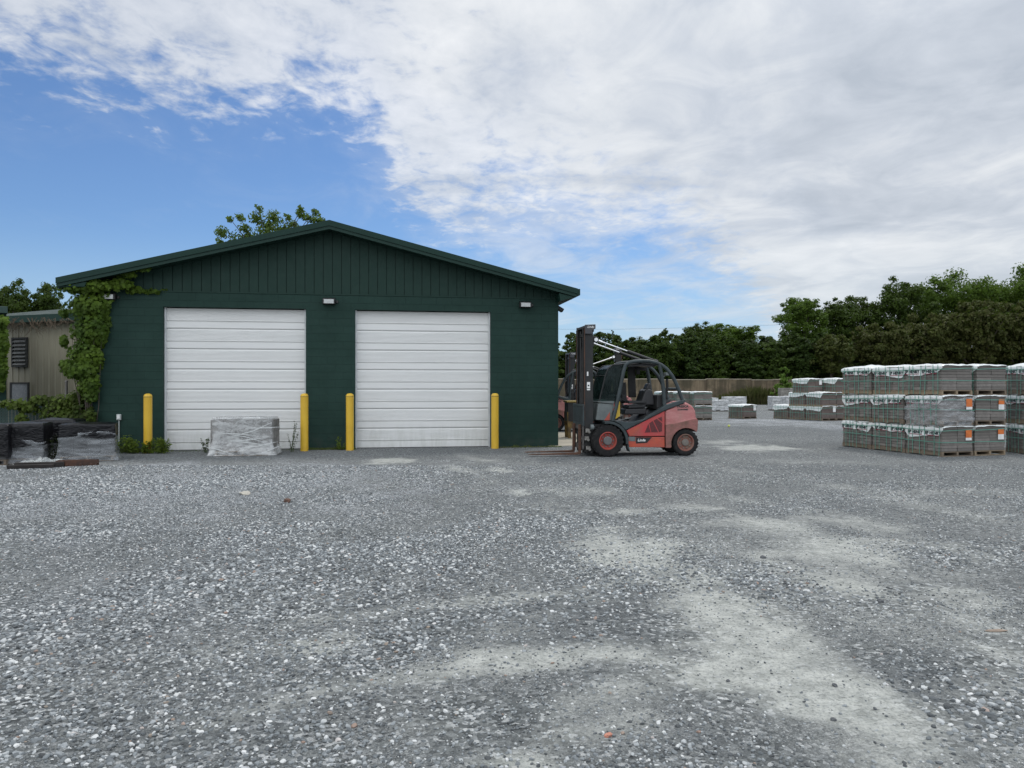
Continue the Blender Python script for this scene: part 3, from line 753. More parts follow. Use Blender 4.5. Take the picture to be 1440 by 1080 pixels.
    mb = MB()
    for i in range(5):
        yy = -.4 + i * .2
        mb.tube([(fq(*q)[0], yy, fq(*q)[1]) for q in ((690, 398), (790, 384), (905, 396))], .018, 6)
    mb.prism(fpoly((700, 402), (790, 392), (890, 400), (890, 408), (790, 402), (700, 410)), -.46, .46)
    mb.build('roof_panel', black_pl, gd)
    # windscreen, side quarter glass, cowl, yellow panel
    mb = MB(); pts = fpoly((500, 640), (520, 560), (542, 470), (560, 425), (592, 398), (672, 390))
    vs = []
    for x, z in pts: vs += [(x, -.47, z), (x, .47, z)]
    mb.add(vs, [(2 * i, 2 * i + 1, 2 * i + 3, 2 * i + 2) for i in range(len(pts) - 1)])
    for s in (-1, 1):
        mb.prism(fpoly((506, 642), (524, 560), (546, 470), (563, 428), (594, 402), (668, 395), (650, 470), (610, 640)), s * .475, s * .482)
    gl = mb.build('windscreen', glass_m, r, smooth=50)
    mb = MB()
    for s in (-1, 1): mb.tube([(x, s * .478, z) for x, z in pts], .016, 6)
    mb.tube([(pts[2][0], -.47, pts[2][1]), (pts[2][0] - .02, 0, pts[2][1] + .01), (pts[2][0], .47, pts[2][1])], .010, 6)
    mb.build('windscreen_frame', black_pl, gl, smooth=50)
    mb = MB(); mb.prism(fpoly((508, 628), (606, 640), (604, 660), (494, 650)), -.48, .48); mb.prism(fpoly((496, 655), (602, 660), (586, 775), (478, 768)), -.46, .46)
    cb = mb.build('front_cowl', cowl_m, r, .012)
    mb = MB(); mb.prism(fpoly((536, 770), (576, 712), (572, 770)), -.467, -.455); mb.prism(fpoly((536, 770), (576, 712), (572, 770)), .455, .467); mb.build('warning_flash', orange_red, cb, split=('y', 0))
    mb = MB(); mb.prism(fpoly((607, 770), (606, 722), (650, 634), (650, 742)), -.40, -.385); mb.build('yellow_panel', yellow_pl, r, .004)
    # cab interior
    mb = MB()
    mb.prism(fpoly((690, 735), (850, 735), (850, 700), (845, 690), (700, 695)), -.24, .24)
    mb.prism(fpoly((715, 695), (840, 690), (845, 660), (720, 672)), -.27, .27)
    st = mb.build('seat', seat_m, r, .03, seg=3)
    mb = MB(); mb.prism(fpoly((800, 672), (838, 570), (862, 556), (890, 570), (905, 640), (905, 672)), -.26, .26); mb.prism(fpoly((850, 562), (870, 520), (890, 520), (893, 566)), -.13, .13)
    mb.build('backrest', seat_m, st, .045, seg=3)
    mb = MB()
    for s in (-1, 1): mb.prism(fpoly((710, 660), (716, 642), (840, 640), (840, 658)), s * .36, s * .29)
    mb.build('armrest', black_pl, st, .015, split=('y', 0))
    mb = MB(); mb.prism(fpoly((905, 600), (948, 596), (948, 690), (900, 690)), -.45, .45); mb.build('engine_cover', black_pl, r, .02)
    mb = MB(); mb.tube([(fq(640, 770)[0], 0, fq(640, 770)[1]), (fq(672, 640)[0], 0, fq(672, 640)[1])], .05, 8)
    x, z = fq(672, 628); M = Matrix.Translation((x, 0, z)) @ Matrix.Rotation(R(25), 4, 'Y')
    ring = [M @ Vector((.17 * math.cos(a), .17 * math.sin(a), 0)) for a in [2 * math.pi * i / 20 for i in range(21)]]
    mb.tube(ring, .014, 6, False)
    for a in (0, 2.1, 4.2): mb.tube([M @ Vector((0, 0, 0)), M @ Vector((.17 * math.cos(a), .17 * math.sin(a), 0))], .012, 6)
    mb.build('steering_wheel', black_pl, r, smooth=50)
    mb = MB(); mb.prism(fpoly((610, 610), (650, 600), (660, 640), (610, 650)), -.42, .42); mb.prism(fpoly((700, 600), (735, 600), (740, 650), (695, 650)), .1, .3)
    mb.build('dashboard', black_pl, r, .012)
    mb = MB(); mb.prism(fpoly((770, 398), (822, 396), (830, 620), (776, 620)), .40, .47); mb.prism(fpoly((822, 396), (905, 398), (905, 430), (826, 425)), .40, .47); mb.build('dark_cab_filler', black_pl, r, .012)  # black prisms added on the far side to darken the cab opening
    mb = MB(); mb.prism(fpoly((690, 520), (745, 512), (752, 620), (700, 630)), .28, .36); mb.build('dark_cab_block', black_pl, r, .015)  # extra black block added to make the cab interior darker
    # exhaust, lamp, mirror
    mb = MB(); mb.tube([(fq(*q)[0], -.30, fq(*q)[1]) for q in ((968, 640), (985, 590), (990, 540), (988, 490))], .03, 10); mb.build('exhaust_pipe', black_pl, r, smooth=50)
    mb = MB(); x, z = fq(1005, 450); mb.box((x, -.1, z - .02), (.10, .16, .07)); mb.tube([(x - .09, -.1, z - .1), (x, -.1, z - .03)], .014, 6); mb.build('work_lamp', cowl_m, r, .012)
    mb = MB(); x, z = fq(838, 438); mb.box((x, .36, z), (.09, .06, .12)); mb.tube([(x, .36, z + .05), (x, .40, z + .17)], .01, 6); mb.build('mirror', black_pl, r, .02)
    # mast
    mb = MB()
    XF, XB = fq(402, 0)[0], fq(461, 0)[0]
    for s in (-1, 1):
        y = s * .42; t = .018
        mb.bx(XF, XB, y - t, y + t, .10, 3.02); mb.bx(XF, XF + .02, y - s * .075, y - s * t, .10, 3.02); mb.bx(XB - .02, XB, y - s * .075, y - s * t, .10, 3.02)
    for z in (.35, 2.55, 2.9): mb.bx(XB - .01, XB + .03, -.40, .40, z, z + .12)
    ms_ = mb.build('mast', MT['grey_metal'] if False else pmat('mast steel', (.017, .019, .020), .5, (.032, .030, .028), 4, .8, .1, 40, spec=.35), r, .006)
    mb = MB()
    for s in (-1, 1):
        y = s * .325; mb.bx(XF - .02, XB - .03, y - .016, y + .016, .08, 3.0); mb.bx(XF - .02, XF, y - s * .06, y - s * .016, .08, 3.0); mb.bx(XB - .05, XB - .03, y - s * .06, y - s * .016, .08, 3.0)
    for z in (.5, 1.5, 2.8): mb.bx(XF + .03, XB - .06, -.30, .30, z, z + .08)
    mb.build('inner_mast', MT['black_metal'], ms_, .005)
    mb = MB()
    for s in (-1, 1):
        mb.tube([(XF + .06, s * .24, .12), (XF + .06, s * .24, 1.75)], .042, 10); 
    mb.tube([(XF + .06, 0, .12), (XF + .06, 0, 2.0)], .055, 12)
    mb.build('lift_cylinder', MT['black_metal'], ms_, smooth=50)
    mb = MB()
    for s in (-1, 1): mb.tube([(XF + .06, s * .24, 1.75), (XF + .06, s * .24, 2.95)], .028, 10)
    mb.build('lift_rod', MT['black_metal'], ms_, smooth=50, split=('y', 0))
    mb = MB()
    for s in (-1, 1):
        for k in range(54):
            mb.box((XF - .004, s * .455, .85 + k * .04), (.022, .02, .026)); 
        mb.bx(XF - .01, XF + .002, s * .455 - .006, s * .455 + .006, .85, 2.99)
    mb.build('chain', MT['rust'], ms_, split=('y', 0))
    # dark outer channel seen left of the rails
    mb = MB()
    for s in (-1, 1):
        x, z = fq(404, 190); mb.prism(fpoly((402, 128), (474, 125), (474, 155), (452, 165), (452, 190), (404, 190)), s * .44, s * .50)
    mb.bx(XF - .01, XB + .02, -.44, .44, 2.985, 3.04)
    hd = mb.build('mast_head', pmat('dark plastic head', (.04, .043, .05), .5, (.06, .06, .065), 5), ms_, .008)
    lm2 = text_mesh('Linde', .072, MT['white'], .25, .003, .001)
    for s, f in ((-1, '-y'), (1, '+y')):
        x, z = fq(440, 143); put_text('lettering', lm2, hd, (x, s * .503, z), f)
    mb = MB(); x, z = fq(429, 540); mb.box((x, -.440, z), (.075, .005, .19)); mb.box((x, .440, z), (.075, .005, .19)); lb = mb.build('sticker', MT['white'], ms_, split=('y', 0))
    mb = MB(); mb.box((x, -.443, z + .015), (.035, .004, .035)); mb.box((x, -.443, z - .055), (.075, .004, .012)); mb.build('sticker_print', MT['ink'], lb, split=('z', fq(0, 546)[1]))
    mb = MB(); x, z = fq(423, 457); mb.box((x, -.440, z), (.035, .005, .10)); mb.build('sticker', MT['white'], ms_)
    mb = MB()
    for s in (-1, 1):
        mb.lathe([(.001, -.05), (.07, -.05), (.07, .05), (.001, .05)], (fq(482, 226)[0], s * .36, fq(482, 226)[1]), 16, 'y')
    mb.bx(XB - .02, XB + .06, -.38, .38, 2.66, 2.80)
    mb.build('cylinder_mount', MT['black_metal'], ms_, .006, smooth=40)
    # roof mounted tilt cylinders
    for s in (-1, 1):
        A = Vector((fq(484, 226)[0], s * .36, fq(484, 226)[1])); B = Vector((fq(905, 372)[0], s * .36, fq(905, 372)[1])); u = (B - A)
        mb = MB(); mb.tube([A + u * .52, B], .038, 10); mb.tube([B - u * .03, B + u * .02], .05, 10)
        tc_ = mb.build('tilt_cylinder', MT['black_metal'], r, smooth=50)
        mb = MB(); mb.tube([A, A + u * .55], .018, 8); mb.tube([A - Vector((0, .054, 0)), A + Vector((0, .054, 0))], .045, 10); mb.tube([A + u * .03, A + u * .1], .03, 8); mb.build('piston_rod', MT['chrome'], tc_, smooth=50)
    # carriage, backrest bars, forks, hoses
    mb = MB(); XC = -1.17
    mb.bx(XC - .04, XC, -.50, .50, .62, .74); mb.bx(XC - .04, XC, -.50, .50, .16, .28)
    for s in (-1, 1): mb.bx(XC, XC + .10, s * .30 - .02, s * .30 + .02, .12, .80); mb.bx(XC - .04, XC, s * .46 - .03, s * .46 + .03, .28, .62)
    ca = mb.build('carriage', pmat('worn carriage steel', (.045, .043, .042), .6, (.16, .15, .14), 10, .8, .3, 40, metal=.3), r, .008)
    mb = MB(); mb.bx(XC - .05, XC - .005, -.56, .56, .72, .78); mb.bx(XC - .05, XC - .005, -.56, .56, 1.16, 1.21)
    for i in range(13): yy = -.55 + i * 1.1 / 12; mb.bx(XC - .045, XC - .012, yy - .018, yy + .018, .78, 1.16)
    lbk = mb.build('load_backrest', MT['grey_metal'], ca, .004)
    mb = MB(); mb.bx(XC - .008, XC + .004, -.52, .52, .785, 1.155); mb.build('hose_guard', black_pl, lbk)
    for s in (-1, 1):
        mb = MB(); y = s * .34
        mb.prism([(XC - .05, .10), (XC - .05, .74), (XC - .095, .74), (XC - .10, .10), (XC - .14, .085), (XC - 1.22, .06), (XC - 1.28, .045), (XC - 1.22, .04), (XC - .13, .038), (XC - .07, .045)], y - .06, y + .06)
        mb.build('fork', MT['rust'], r, .005)
    mb = MB(); rg = random.Random(5)
    for k in range(7):
        yy = -.42 + k * .13
        mb.tube([(XC + .03, yy, .72), (XC - .02 + rg.uniform(-.02, .02), yy + .03, .55), (XC + .07, yy + rg.uniform(-.05, .05), .36), (XC + .0, yy - .02, .22)], .016, 6)
    mb.build('hydraulic_hose', black_pl, ca, smooth=50)
    fit_m = pmat('bare steel fittings', (.30, .29, .27), .5, (.08, .07, .06), 14, .9, .3, 60, metal=.5)
    for z in (.60, .42, .20):
        for yy in (-.47, -.16, .40):
            mb = MB(); xx = XC + .07 + rg.uniform(-.02, .04); mb.box((xx, yy, z), (.10, .08, .09)); mb.tube([(xx + .03, yy - .06, z - .03), (xx + .03, yy + .06, z - .03)], .035, 8)
            mb.build('valve_fitting', fit_m, ca, .006)
    # wheels
    xf, zf = fq(548, 915); xr, zr = fq(1092, 925)
    zf = .372; zr = .312
    mb = MB(); mb.lathe([(.001, -.045), (.065, -.045), (.065, .02), (.02, .05), (.001, .05)], (fq(448, 815)[0], -.56, fq(448, 815)[1]), 14, 'x'); mb.lathe([(.001, -.045), (.065, -.045), (.065, .02), (.02, .05), (.001, .05)], (fq(448, 815)[0], .56, fq(448, 815)[1]), 14, 'x'); mb.build('headlight', cowl_m, r, smooth=40, split=('y', 0))
    for s in (-1, 1):
        wheel(r, (xf, s * .52, zf), .372, .28, .205, rim_red, s, True)
        wheel(r, (xr, s * .47, zr), .312, .24, .20, rim_dull, s, False)
    return r
FY = 18.45
fk = make_forklift('faded red forklift parked nearest, side on, its rusty forks lying before the garage corner', (gx(893, 17.9) - .09, FY, 0.0), R(7), 'forklifts parked beside the garage')
f2 = copy_tree(fk); f2.location = (gx(829, 28.5), 28.5, 0); f2.rotation_euler.z = R(180 - 4); f2['label'] = 'second faded red forklift, standing behind the nearest one, half hidden by the garage corner'
f3 = copy_tree(fk); f3.location = (gx(836, 32.5), 32.5, 0); f3.rotation_euler.z = R(7); f3['label'] = 'farthest forklift, only its mast top showing behind the second forklift'
# yellow clamp frame standing on the apron
yr = pmat('rusty yellow steel', (.20, .13, .035), .75, (.05, .032, .02), 6, .95, .3, 30)
r = thing('block_clamp', 'rusty yellow steel clamp box between the garage corner and the front forklift', 'clamp', (gx(812, 24.3), 24.3, .02), R(6))
mb = MB(); mb.bx(-.36, .36, -.3, .3, .52, 1.12); mb.build('box', black_pl, r, .01); mb = MB(); mb.bx(-.40, .40, -.34, .34, 1.12, 1.17); mb.build('lid', pmat('dull yellow steel', (.34, .25, .08), .7, (.16, .11, .04), 6), r, .01)
mb = MB()
for sx in (-1, 1):
    for sy in (-1, 1): mb.prism([(sx * .30 - .05, 0), (sx * .30 + .05, 0), (sx * .33 + .05, .82), (sx * .33 - .05, .82)], sy * .26 - .04, sy * .26 + .04)
mb.bx(-.3, .3, -.28, -.24, .3, .7)
mb.build('frame', yr, r, .008)

# ---------------------------------------------------------------- pallets of pavers
def paver_mat(name, c1, c2, c3):
    m, b, p = new_mat(name)
    rnd = b.n('ShaderNodeNewGeometry').outputs['Random Per Island']
    c = b.ramp(rnd, [(0, c1), (.5, c2), (1, c3)])
    n = b.noise(obj_co(b), 9, 5, .6); c = b.mix(b.smooth(n, .3, .7, 0, .45), c, tuple(q * .6 for q in c2))
    b.put(p.inputs['Base Color'], c); p.inputs['Roughness'].default_value = .9
    bn = b.n('ShaderNodeBump'); bn.inputs['Strength'].default_value = .4; bn.inputs['Distance'].default_value = .006; b.put(bn.inputs['Height'], b.noise(obj_co(b), 90, 4)); m.node_tree.links.new(bn.outputs[0], p.inputs['Normal'])
    return m
pav_grey = paver_mat('grey paver', (.135, .124, .112), (.175, .160, .146), (.225, .205, .188))
pav_brown = paver_mat('brown paver', (.11, .085, .075), (.14, .108, .095), (.16, .13, .115))
PW, PD, PH = .88, 1.08, .575       # paver block: width, depth, height on a pallet 0.12 m high
CACHE = {}
def cached(key, fn):
    if key not in CACHE: CACHE[key] = fn()
    return CACHE[key]
def mesh_of(mb, name, m, smooth=None):
    me = mb.mesh(name, smooth); me.materials.append(m); return me
def pallet_me(w, d, m):
    def f():
        mb = MB(); n = 6
        for k in range(n):
            x = -w / 2 + (k + .5) * w / n; 
        for k in range(7):
            y = -d / 2 + (k + .5) * d / 7; mb.box((0, y, .108), (w, d / 7 * .82, .018))
        for x in (-w / 2 + .03, 0, w / 2 - .03): mb.box((x, 0, .060), (.045, d, .074))
        for y in (-d / 2 + .05, 0, d / 2 - .05): mb.box((0, y, .012), (w, .09, .018))
        return mesh_of(mb, 'pallet', m)
    return cached(('pallet', w, d, m.name), f)
def pavers_me(m, nx=2, ny=5, nz=8, seed=0):
    def f():
        mb = MB(); rg = random.Random(seed); w, d, h = PW / nx, PD / ny, PH / nz
        for k in range(nz):
            for i in range(nx):
                for j in range(ny):
                    if 0 < i < nx - 1 and 0 < j < ny - 1 and k < nz - 1: continue
                    jx, jy = rg.uniform(-.006, .006), rg.uniform(-.006, .006)
                    x, y, z = -PW / 2 + (i + .5) * w + jx, -PD / 2 + (j + .5) * d + jy, .118 + (k + .5) * h
                    a, bb, c = w / 2 - .003, d / 2 - .003, h / 2 - .0015; e = .007
                    # chamfered block: ring profile
                    vs = []
                    for zz, q in ((-c, e), (-c + e, 0), (c - e, 0), (c, e)):
                        vs += [(x - a + q, y - bb + q, z + zz), (x + a - q, y - bb + q, z + zz), (x + a - q, y + bb - q, z + zz), (x - a + q, y + bb - q, z + zz)]
                    fs = [(3, 2, 1, 0), (12, 13, 14, 15)]
                    for q in range(3):
                        for s in range(4): fs.append((q * 4 + s, q * 4 + (s + 1) % 4, q * 4 + 4 + (s + 1) % 4, q * 4 + 4 + s))
                    mb.add(vs, fs)
        return mesh_of(mb, 'pavers', m)
    return cached(('pav', m.name, nx, ny, nz, seed), f)
def straps_me(seed, pairs=3):
    def f():
        mb = MB(); rg = random.Random(seed); o = .020; t = .003; w = .015
        ys = []
        for k in range(pairs):
            yc = -PD / 2 + (k + .5) * PD / pairs + rg.uniform(-.05, .05); ys += [yc - .07, yc + .07]
        z0, z1 = .02, .118 + PH + .012
        for y in ys:
            s = rg.uniform(-.03, .03)
            for sx in (-1, 1):
                x = sx * (PW / 2 + o)
                mb.add([(x, y - w / 2, z0), (x, y + w / 2, z0), (x, y + w / 2 + s, z1), (x, y - w / 2 + s, z1), (x + sx * t, y - w / 2, z0), (x + sx * t, y + w / 2, z0), (x + sx * t, y + w / 2 + s, z1), (x + sx * t, y - w / 2 + s, z1)],
                       [(4, 5, 6, 7), (0, 3, 2, 1), (0, 4, 7, 3), (1, 2, 6, 5)])
        for zc in (.118 + PH * .42 + rg.uniform(-.03, .03), .118 + PH * .84 + rg.uniform(-.02, .02)):
            a = rg.uniform(-.025, .025); o2 = .025
            c = [(-PW / 2 - o2, -PD / 2 - o2, zc - a), (PW / 2 + o2, -PD / 2 - o2, zc + a), (PW / 2 + o2, PD / 2 + o2, zc + a), (-PW / 2 - o2, PD / 2 + o2, zc - a)]
            for i in range(4):
                p0, p1 = Vector(c[i]), Vector(c[(i + 1) % 4]); n = (p1 - p0).cross(Vector((0, 0, 1))).normalized() * t; h = Vector((0, 0, w / 2))
                vs = [p0 - h, p1 - h, p1 + h, p0 + h, p0 - h + n, p1 - h + n, p1 + h + n, p0 + h + n]
                mb.add(vs, [(4, 5, 6, 7), (0, 3, 2, 1), (0, 1, 5, 4), (3, 7, 6, 2)])
        return mesh_of(mb, 'strap', MT['green_strap'])
    return cached(('strap', seed, pairs), f)
def cover_me(seed, drop, bulge, film):
    """plastic sheet over the top, hanging down the two strapped sides"""
    def f():
        rg = random.Random(seed); top = .118 + PH + .012
        ny = 28; prof = []
        s0 = [(-1, k / 6) for k in range(7)]
        rows = []
        for j in range(ny + 1):
            v = j / ny; y = -PD / 2 - .02 + v * (PD + .04)
            ed = drop * (1 + .05 * math.sin(v * 9 + seed) + .12 * mnoise.noise(Vector((v * 6, seed, 0))) + (.45 if seed % 2 else -.35) * (v - .5)) * (1 - .55 * max(0, .12 - v) / .12 - .4 * max(0, v - .9) / .1)
            row = []
            for k in range(9):
                q = 1 - k / 8
                row.append((-PW / 2 - .009 - .0025 * math.sin(q * 9 + v * 21 + seed) - .004 * q * q + .030 * max(0, 1 - q * 4) ** 2, y, top - ed * q - .02 * max(0, abs(v - .5) * 2 - .86) * 4 * (1 - q)))
            for k in range(1, 16):
                x = -PW / 2 + PW * k / 16
                e = max(0, math.sin(math.pi * k / 16)) ** .45
                z = top + .004 + e * (.034 * abs(mnoise.noise(Vector((x * 5, y * 5, seed)))) + bulge * max(0, math.sin(math.pi * v)) ** .7 * (.6 + .8 * mnoise.noise(Vector((x * 3, y * 2.5, seed + 4)))))
                row.append((x, y, z))
            for k in range(9):
                q = k / 8; row.append((PW / 2 + .009 + .003 * math.sin(q * 8 + v * 17) - .030 * max(0, 1 - q * 4) ** 2, y, top - ed * q))
            rows.append(row)
        # short lips front and rear
        P = np.array(rows)
        lip0 = P[0].copy(); lip0[:, 1] -= .012; lip0[8:25, 2] -= .022 + .008 * np.sin(np.linspace(0, 9, 17) + seed)
        lip1 = P[-1].copy(); lip1[:, 1] += .012; lip1[8:25, 2] -= .04
        P = np.concatenate([lip0[None], P, lip1[None]])
        P = P[:, ::-1]
        return grid_mesh('plastic_cover', P, film)
    return cached(('cover', seed, drop, bulge, film.name), f)
tag_seq = {'ow': ((.0, .5, 'orange'), (.5, 1., 'white')), 'oo': ((0, .45, 'orange'), (.45, .75, 'orange'), (.75, 1, 'white')), 'w': ((0, 1, 'white'),)}
def paver_pallet(label, loc, rz, m=None, seed=0, drop=.17, bulge=.03, card=None, group='pallets of new pavers', text=True, wrap=False, strap=True, nz=8, scl=None):
    m = m or pav_grey
    r = thing('paver_pallet', label, 'paver pallet', loc, rz, group)
    r.rotation_euler.x = R(.5) * math.sin(seed * 2.1); r.rotation_euler.y = R(.45) * math.cos(seed * 1.7)
    link('pallet', pallet_me(PW + .02, PD + .02, MT['wood_pale'] if seed % 3 == 0 else MT['wood']), r)
    link('pavers', pavers_me(m, 2, 5, nz, seed % 3), r)
    if strap: link('strap', straps_me(seed % 5), r)
    if drop:
        cv = link('plastic_cover', cover_me(seed % 7, drop, bulge, MT['white_film']), r)
        if text:
            zt = .118 + PH - drop * .62; zt2 = zt - .05
            for sx, f in ((-1, '-x'), (1, '+x')):
                for k in range(2):
                    yy = (-.26 if k else .27) + (seed % 4 - 1.5) * .04
                    x = sx * (PW / 2 + .0175)
                    put_text('lettering', text_mesh('EP HENRY', .10, MT['ink'], 0, .002, .004), cv, (x, yy, zt), f)
                    mb_ = cached('redline', lambda: mesh_of((lambda q: (q.box((0, 0, 0), (.003, .42, .012)), q)[1])(MB()), 'red_line', MT['red_ink']))
                    o = link('red_line', mb_, cv); o.location = (x, yy, zt2 - .005)
    if wrap:
        link('stretch_wrap', wrap_me(PW + .05, PD + .05, PH + .06, 11 + seed, WRAP_CLEAR, 0., .10), r)
    if card:
        w = .17; h = .25; x = PW / 2 - .14; z = .118 + PH * (.66 if card != 'w' else .74)
        first = None
        for a0, a1, cn in tag_seq[card]:
            mb = MB(); mb.box((x, -PD / 2 - .022 - (.022 if wrap else 0), z + h / 2 - (a0 + a1) / 2 * h), (w, .004, (a1 - a0) * h - .002))
            o = mb.build('label_card' if first is None else 'label_strip', MT[cn], r if first is None else first); first = first or o
    return r
def wrap_me(w, d, h, seed, m, base=0., amp=.03, flare=0.):
    def f():
        n = 56; nz_ = 22; rows = []
        for k in range(nz_ + 6):
            row = []
            if k <= nz_: z = base + h * k / nz_; s = 1.
            else: z = base + h; s = 1 - (k - nz_) / 5 * .999
            fl = flare * max(0, 1 - k / (nz_ * .45)) ** 1.5
            for i in range(n):
                t = 4 * i / n; sd = int(t); u = t - sd
                c = [(-1, -1), (1, -1), (1, 1), (-1, 1)]; a, bq = c[sd], c[(sd + 1) % 4]
                x = (a[0] + (bq[0] - a[0]) * u) * w / 2; y = (a[1] + (bq[1] - a[1]) * u) * d / 2
                q = Vector((x * 4, y * 4, z * 9 + seed * 3.7))
                dd = amp * (.5 * mnoise.noise(q) + .5 * abs(mnoise.noise(q * 2.3)) - .15) + fl * (1 + .4 * mnoise.noise(q * .8))
                ln = math.hypot(x, y); rnd = 1 - .02
                zz = z + (amp * .8 * mnoise.noise(Vector((x * 3, y * 3, seed))) if k > nz_ * .8 else 0)
                row.append(((x + x / ln * dd) * s, (y + y / ln * dd) * s, zz))
            rows.append(row)
        return grid_mesh('wrap', np.array(rows), m, True, True)
    return cached(('wrap', w, d, h, seed, m.name, base, amp, flare), f)
WRAP_CLEAR = film_mat('clear stretch film', (.62, .64, .66), .05, .55, 4, (1, 1, 3.5), .18)
WRAP_WHITE = film_mat('cloudy stretch film', (.66, .68, .69), .35, 1.0, 3.5, (1, 1, 2), .22, (.45, .46, .47))
# right-hand stack, three rows deep, seen on its corner
SR = R(15.5); ex, ey = Vector((math.cos(SR), math.sin(SR), 0)), Vector((-math.sin(SR), math.cos(SR), 0))
C0 = Vector((gx(1325, 17.75), 17.75, 0))
lev = ['bottom', 'middle', 'top']; HL = .71
rgs = random.Random(12)
rowname = ['front corner', 'second row back', 'rear row']
for j in range(3):
    for k in range(3):
        o = C0 + ex * (PW / 2 + .0 + rgs.uniform(-.03, .03)) + ey * (PD / 2 + j * 1.125 + rgs.uniform(-.02, .02)) + Vector((0, 0, HL * k))
        if j == 1: o -= ex * .03
        lab = f'{lev[k]} pallet of grey pavers in the {rowname[j]} of the tall right-hand stack'
        if j == 0: lab = lab.replace('in the front corner', 'at the front corner') + ['', ', wrapped in clear film', ''][k]
        lab = lab.replace('pallet of grey pavers', 'pallet')
        paver_pallet(lab, o, SR + R(rgs.uniform(-1.2, 1.2)), seed=j * 3 + k + 1, drop=[.25, .19, .22][(j + k) % 3], bulge=.07 if (j == 2 and k == 2) else .035, card={(0, 0): 'oo', (0, 1): 'oo'}.get((j, k)), wrap=(j == 0 and k == 1), group='pallets in the tall right-hand stack')
for k in range(3):
    o = C0 + ex * (PW * 1.5 + .09) + ey * (PD / 2 + .02) + Vector((0, 0, HL * k))
    if k == 2: o += ex * .03
    paver_pallet(f'{lev[k]} pallet of the second column along the front of the right-hand stack', o, SR + R(rgs.uniform(-1, 1)), seed=21 + k, drop=.16, bulge=.03, card=['ow', 'ow', None][k], group='pallets in the tall right-hand stack')
S2 = R(-3); e2x, e2y = Vector((math.cos(S2), math.sin(S2), 0)), Vector((-math.sin(S2), math.cos(S2), 0))
C1 = Vector((12.25, 18.15, 0))
for k in range(3):
    o = C1 + e2x * (PW / 2 + .02) + e2y * (PD / 2 + rgs.uniform(-.03, .03)) + Vector((0, 0, HL * k))
    paver_pallet(f'{lev[k]} pallet of the turned column cut by the photo edge', o, S2, seed=32 + k, drop=.2, bulge=[.03, .04, .09][k], group='pallets in the tall right-hand stack')
# middle-distance stack
SM = R(22); mx, my = Vector((math.cos(SM), math.sin(SM), 0)), Vector((-math.sin(SM), math.cos(SM), 0))
CM = Vector((gx(1156, 36.8), 36.8, 0))
side = ['its front corner', 'its second row back', 'its third row back']
for (i, j, k) in [(0, 0, 0), (0, 1, 0), (0, 2, 0), (1, 0, 0), (0, 0, 1), (0, 1, 1), (1, 0, 1), (0, 1, 2), (1, 0, 2), (0, 0, 2)]:
    if (i, j, k) == (0, 0, 2): continue
    o = CM + mx * (PW / 2 + i * 1.0) + my * (PD / 2 + j * 1.14 + .1 * i) + Vector((0, 0, .66 * k))
    if k == 2 and j == 1: o -= my * .25
    lab = f'{lev[k]} brown paver pallet of the mid-yard stack at ' + (side[j] if i == 0 else 'the right of its front corner')
    paver_pallet(lab, o, SM, pav_brown, seed=41 + i * 5 + j * 3 + k, drop=.22, bulge=.05, card='w' if (i == 1 or (j == 0 and k == 0) or k == 2) else None, group='pallets in the mid-yard stack', text=False)
# lone pallet in the middle, and the stack half hidden by the forklift
paver_pallet('lone dark paver pallet on the gravel in mid-yard', (gx(1044, 39.8), 39.8, 0), R(28), pav_brown, seed=62, drop=.1, bulge=.05, card='w', text=False, nz=7)
for j, (px, Y) in enumerate(((984, 38.2), (960, 38.9), (936, 39.6))):
    for k in range(2):
        paver_pallet(f'{lev[k*2]} pallet of the stack behind the forklift, ' + ['at its right end', 'in its middle', 'at its left end'][j], (gx(px, Y), Y, .68 * k), R(4), pav_grey, seed=70 + j * 2 + k, drop=.12 if k else .03, bulge=.03, card='w' if (j == 1 and k) else None, text=False, group='pallets stacked behind the forklift')
# low grey wrapped stone pallets by the far wall
rough_stone = paver_mat('rough stone', (.16, .15, .14), (.22, .21, .19), (.30, .28, .26))
def stone_pallet(label, loc, rz, w, d, h, seed, wrapm, flat=False, group='wrapped stone pallets by the far wall'):
    r = thing('stone_pallet', label, 'stone pallet', loc, rz, group)
    link('pallet', pallet_me(round(w, 2), round(d, 2), MT['wood']), r)
    def f():
        mb = MB(); rg = random.Random(seed); z = .118
        while z < .118 + h - .02:
            hh = rg.uniform(.07, .16); hh = min(hh, .118 + h - z); x = -w / 2
            while x < w / 2 - .03:
                ww = min(rg.uniform(.15, .4), w / 2 - x); 
                for s in (-1, 1): mb.box((x + ww / 2, s * (d / 4 + rg.uniform(-.02, .0)), z + hh / 2), (ww * .96, d / 2 * .97, hh * .93), Matrix.Rotation(rg.uniform(-.03, .03), 4, 'Y'))
                x += ww
            z += hh
        return mesh_of(mb, 'stones', rough_stone)
    o = link('stones', cached(('st', seed, w, d, h), f), r); md = o.modifiers.new('bevel', 'BEVEL'); md.width = .015
    if wrapm: link('stretch_wrap', wrap_me(w + .06, d + .06, h + .07, seed, wrapm, .08, .07, .02), r)
    return r
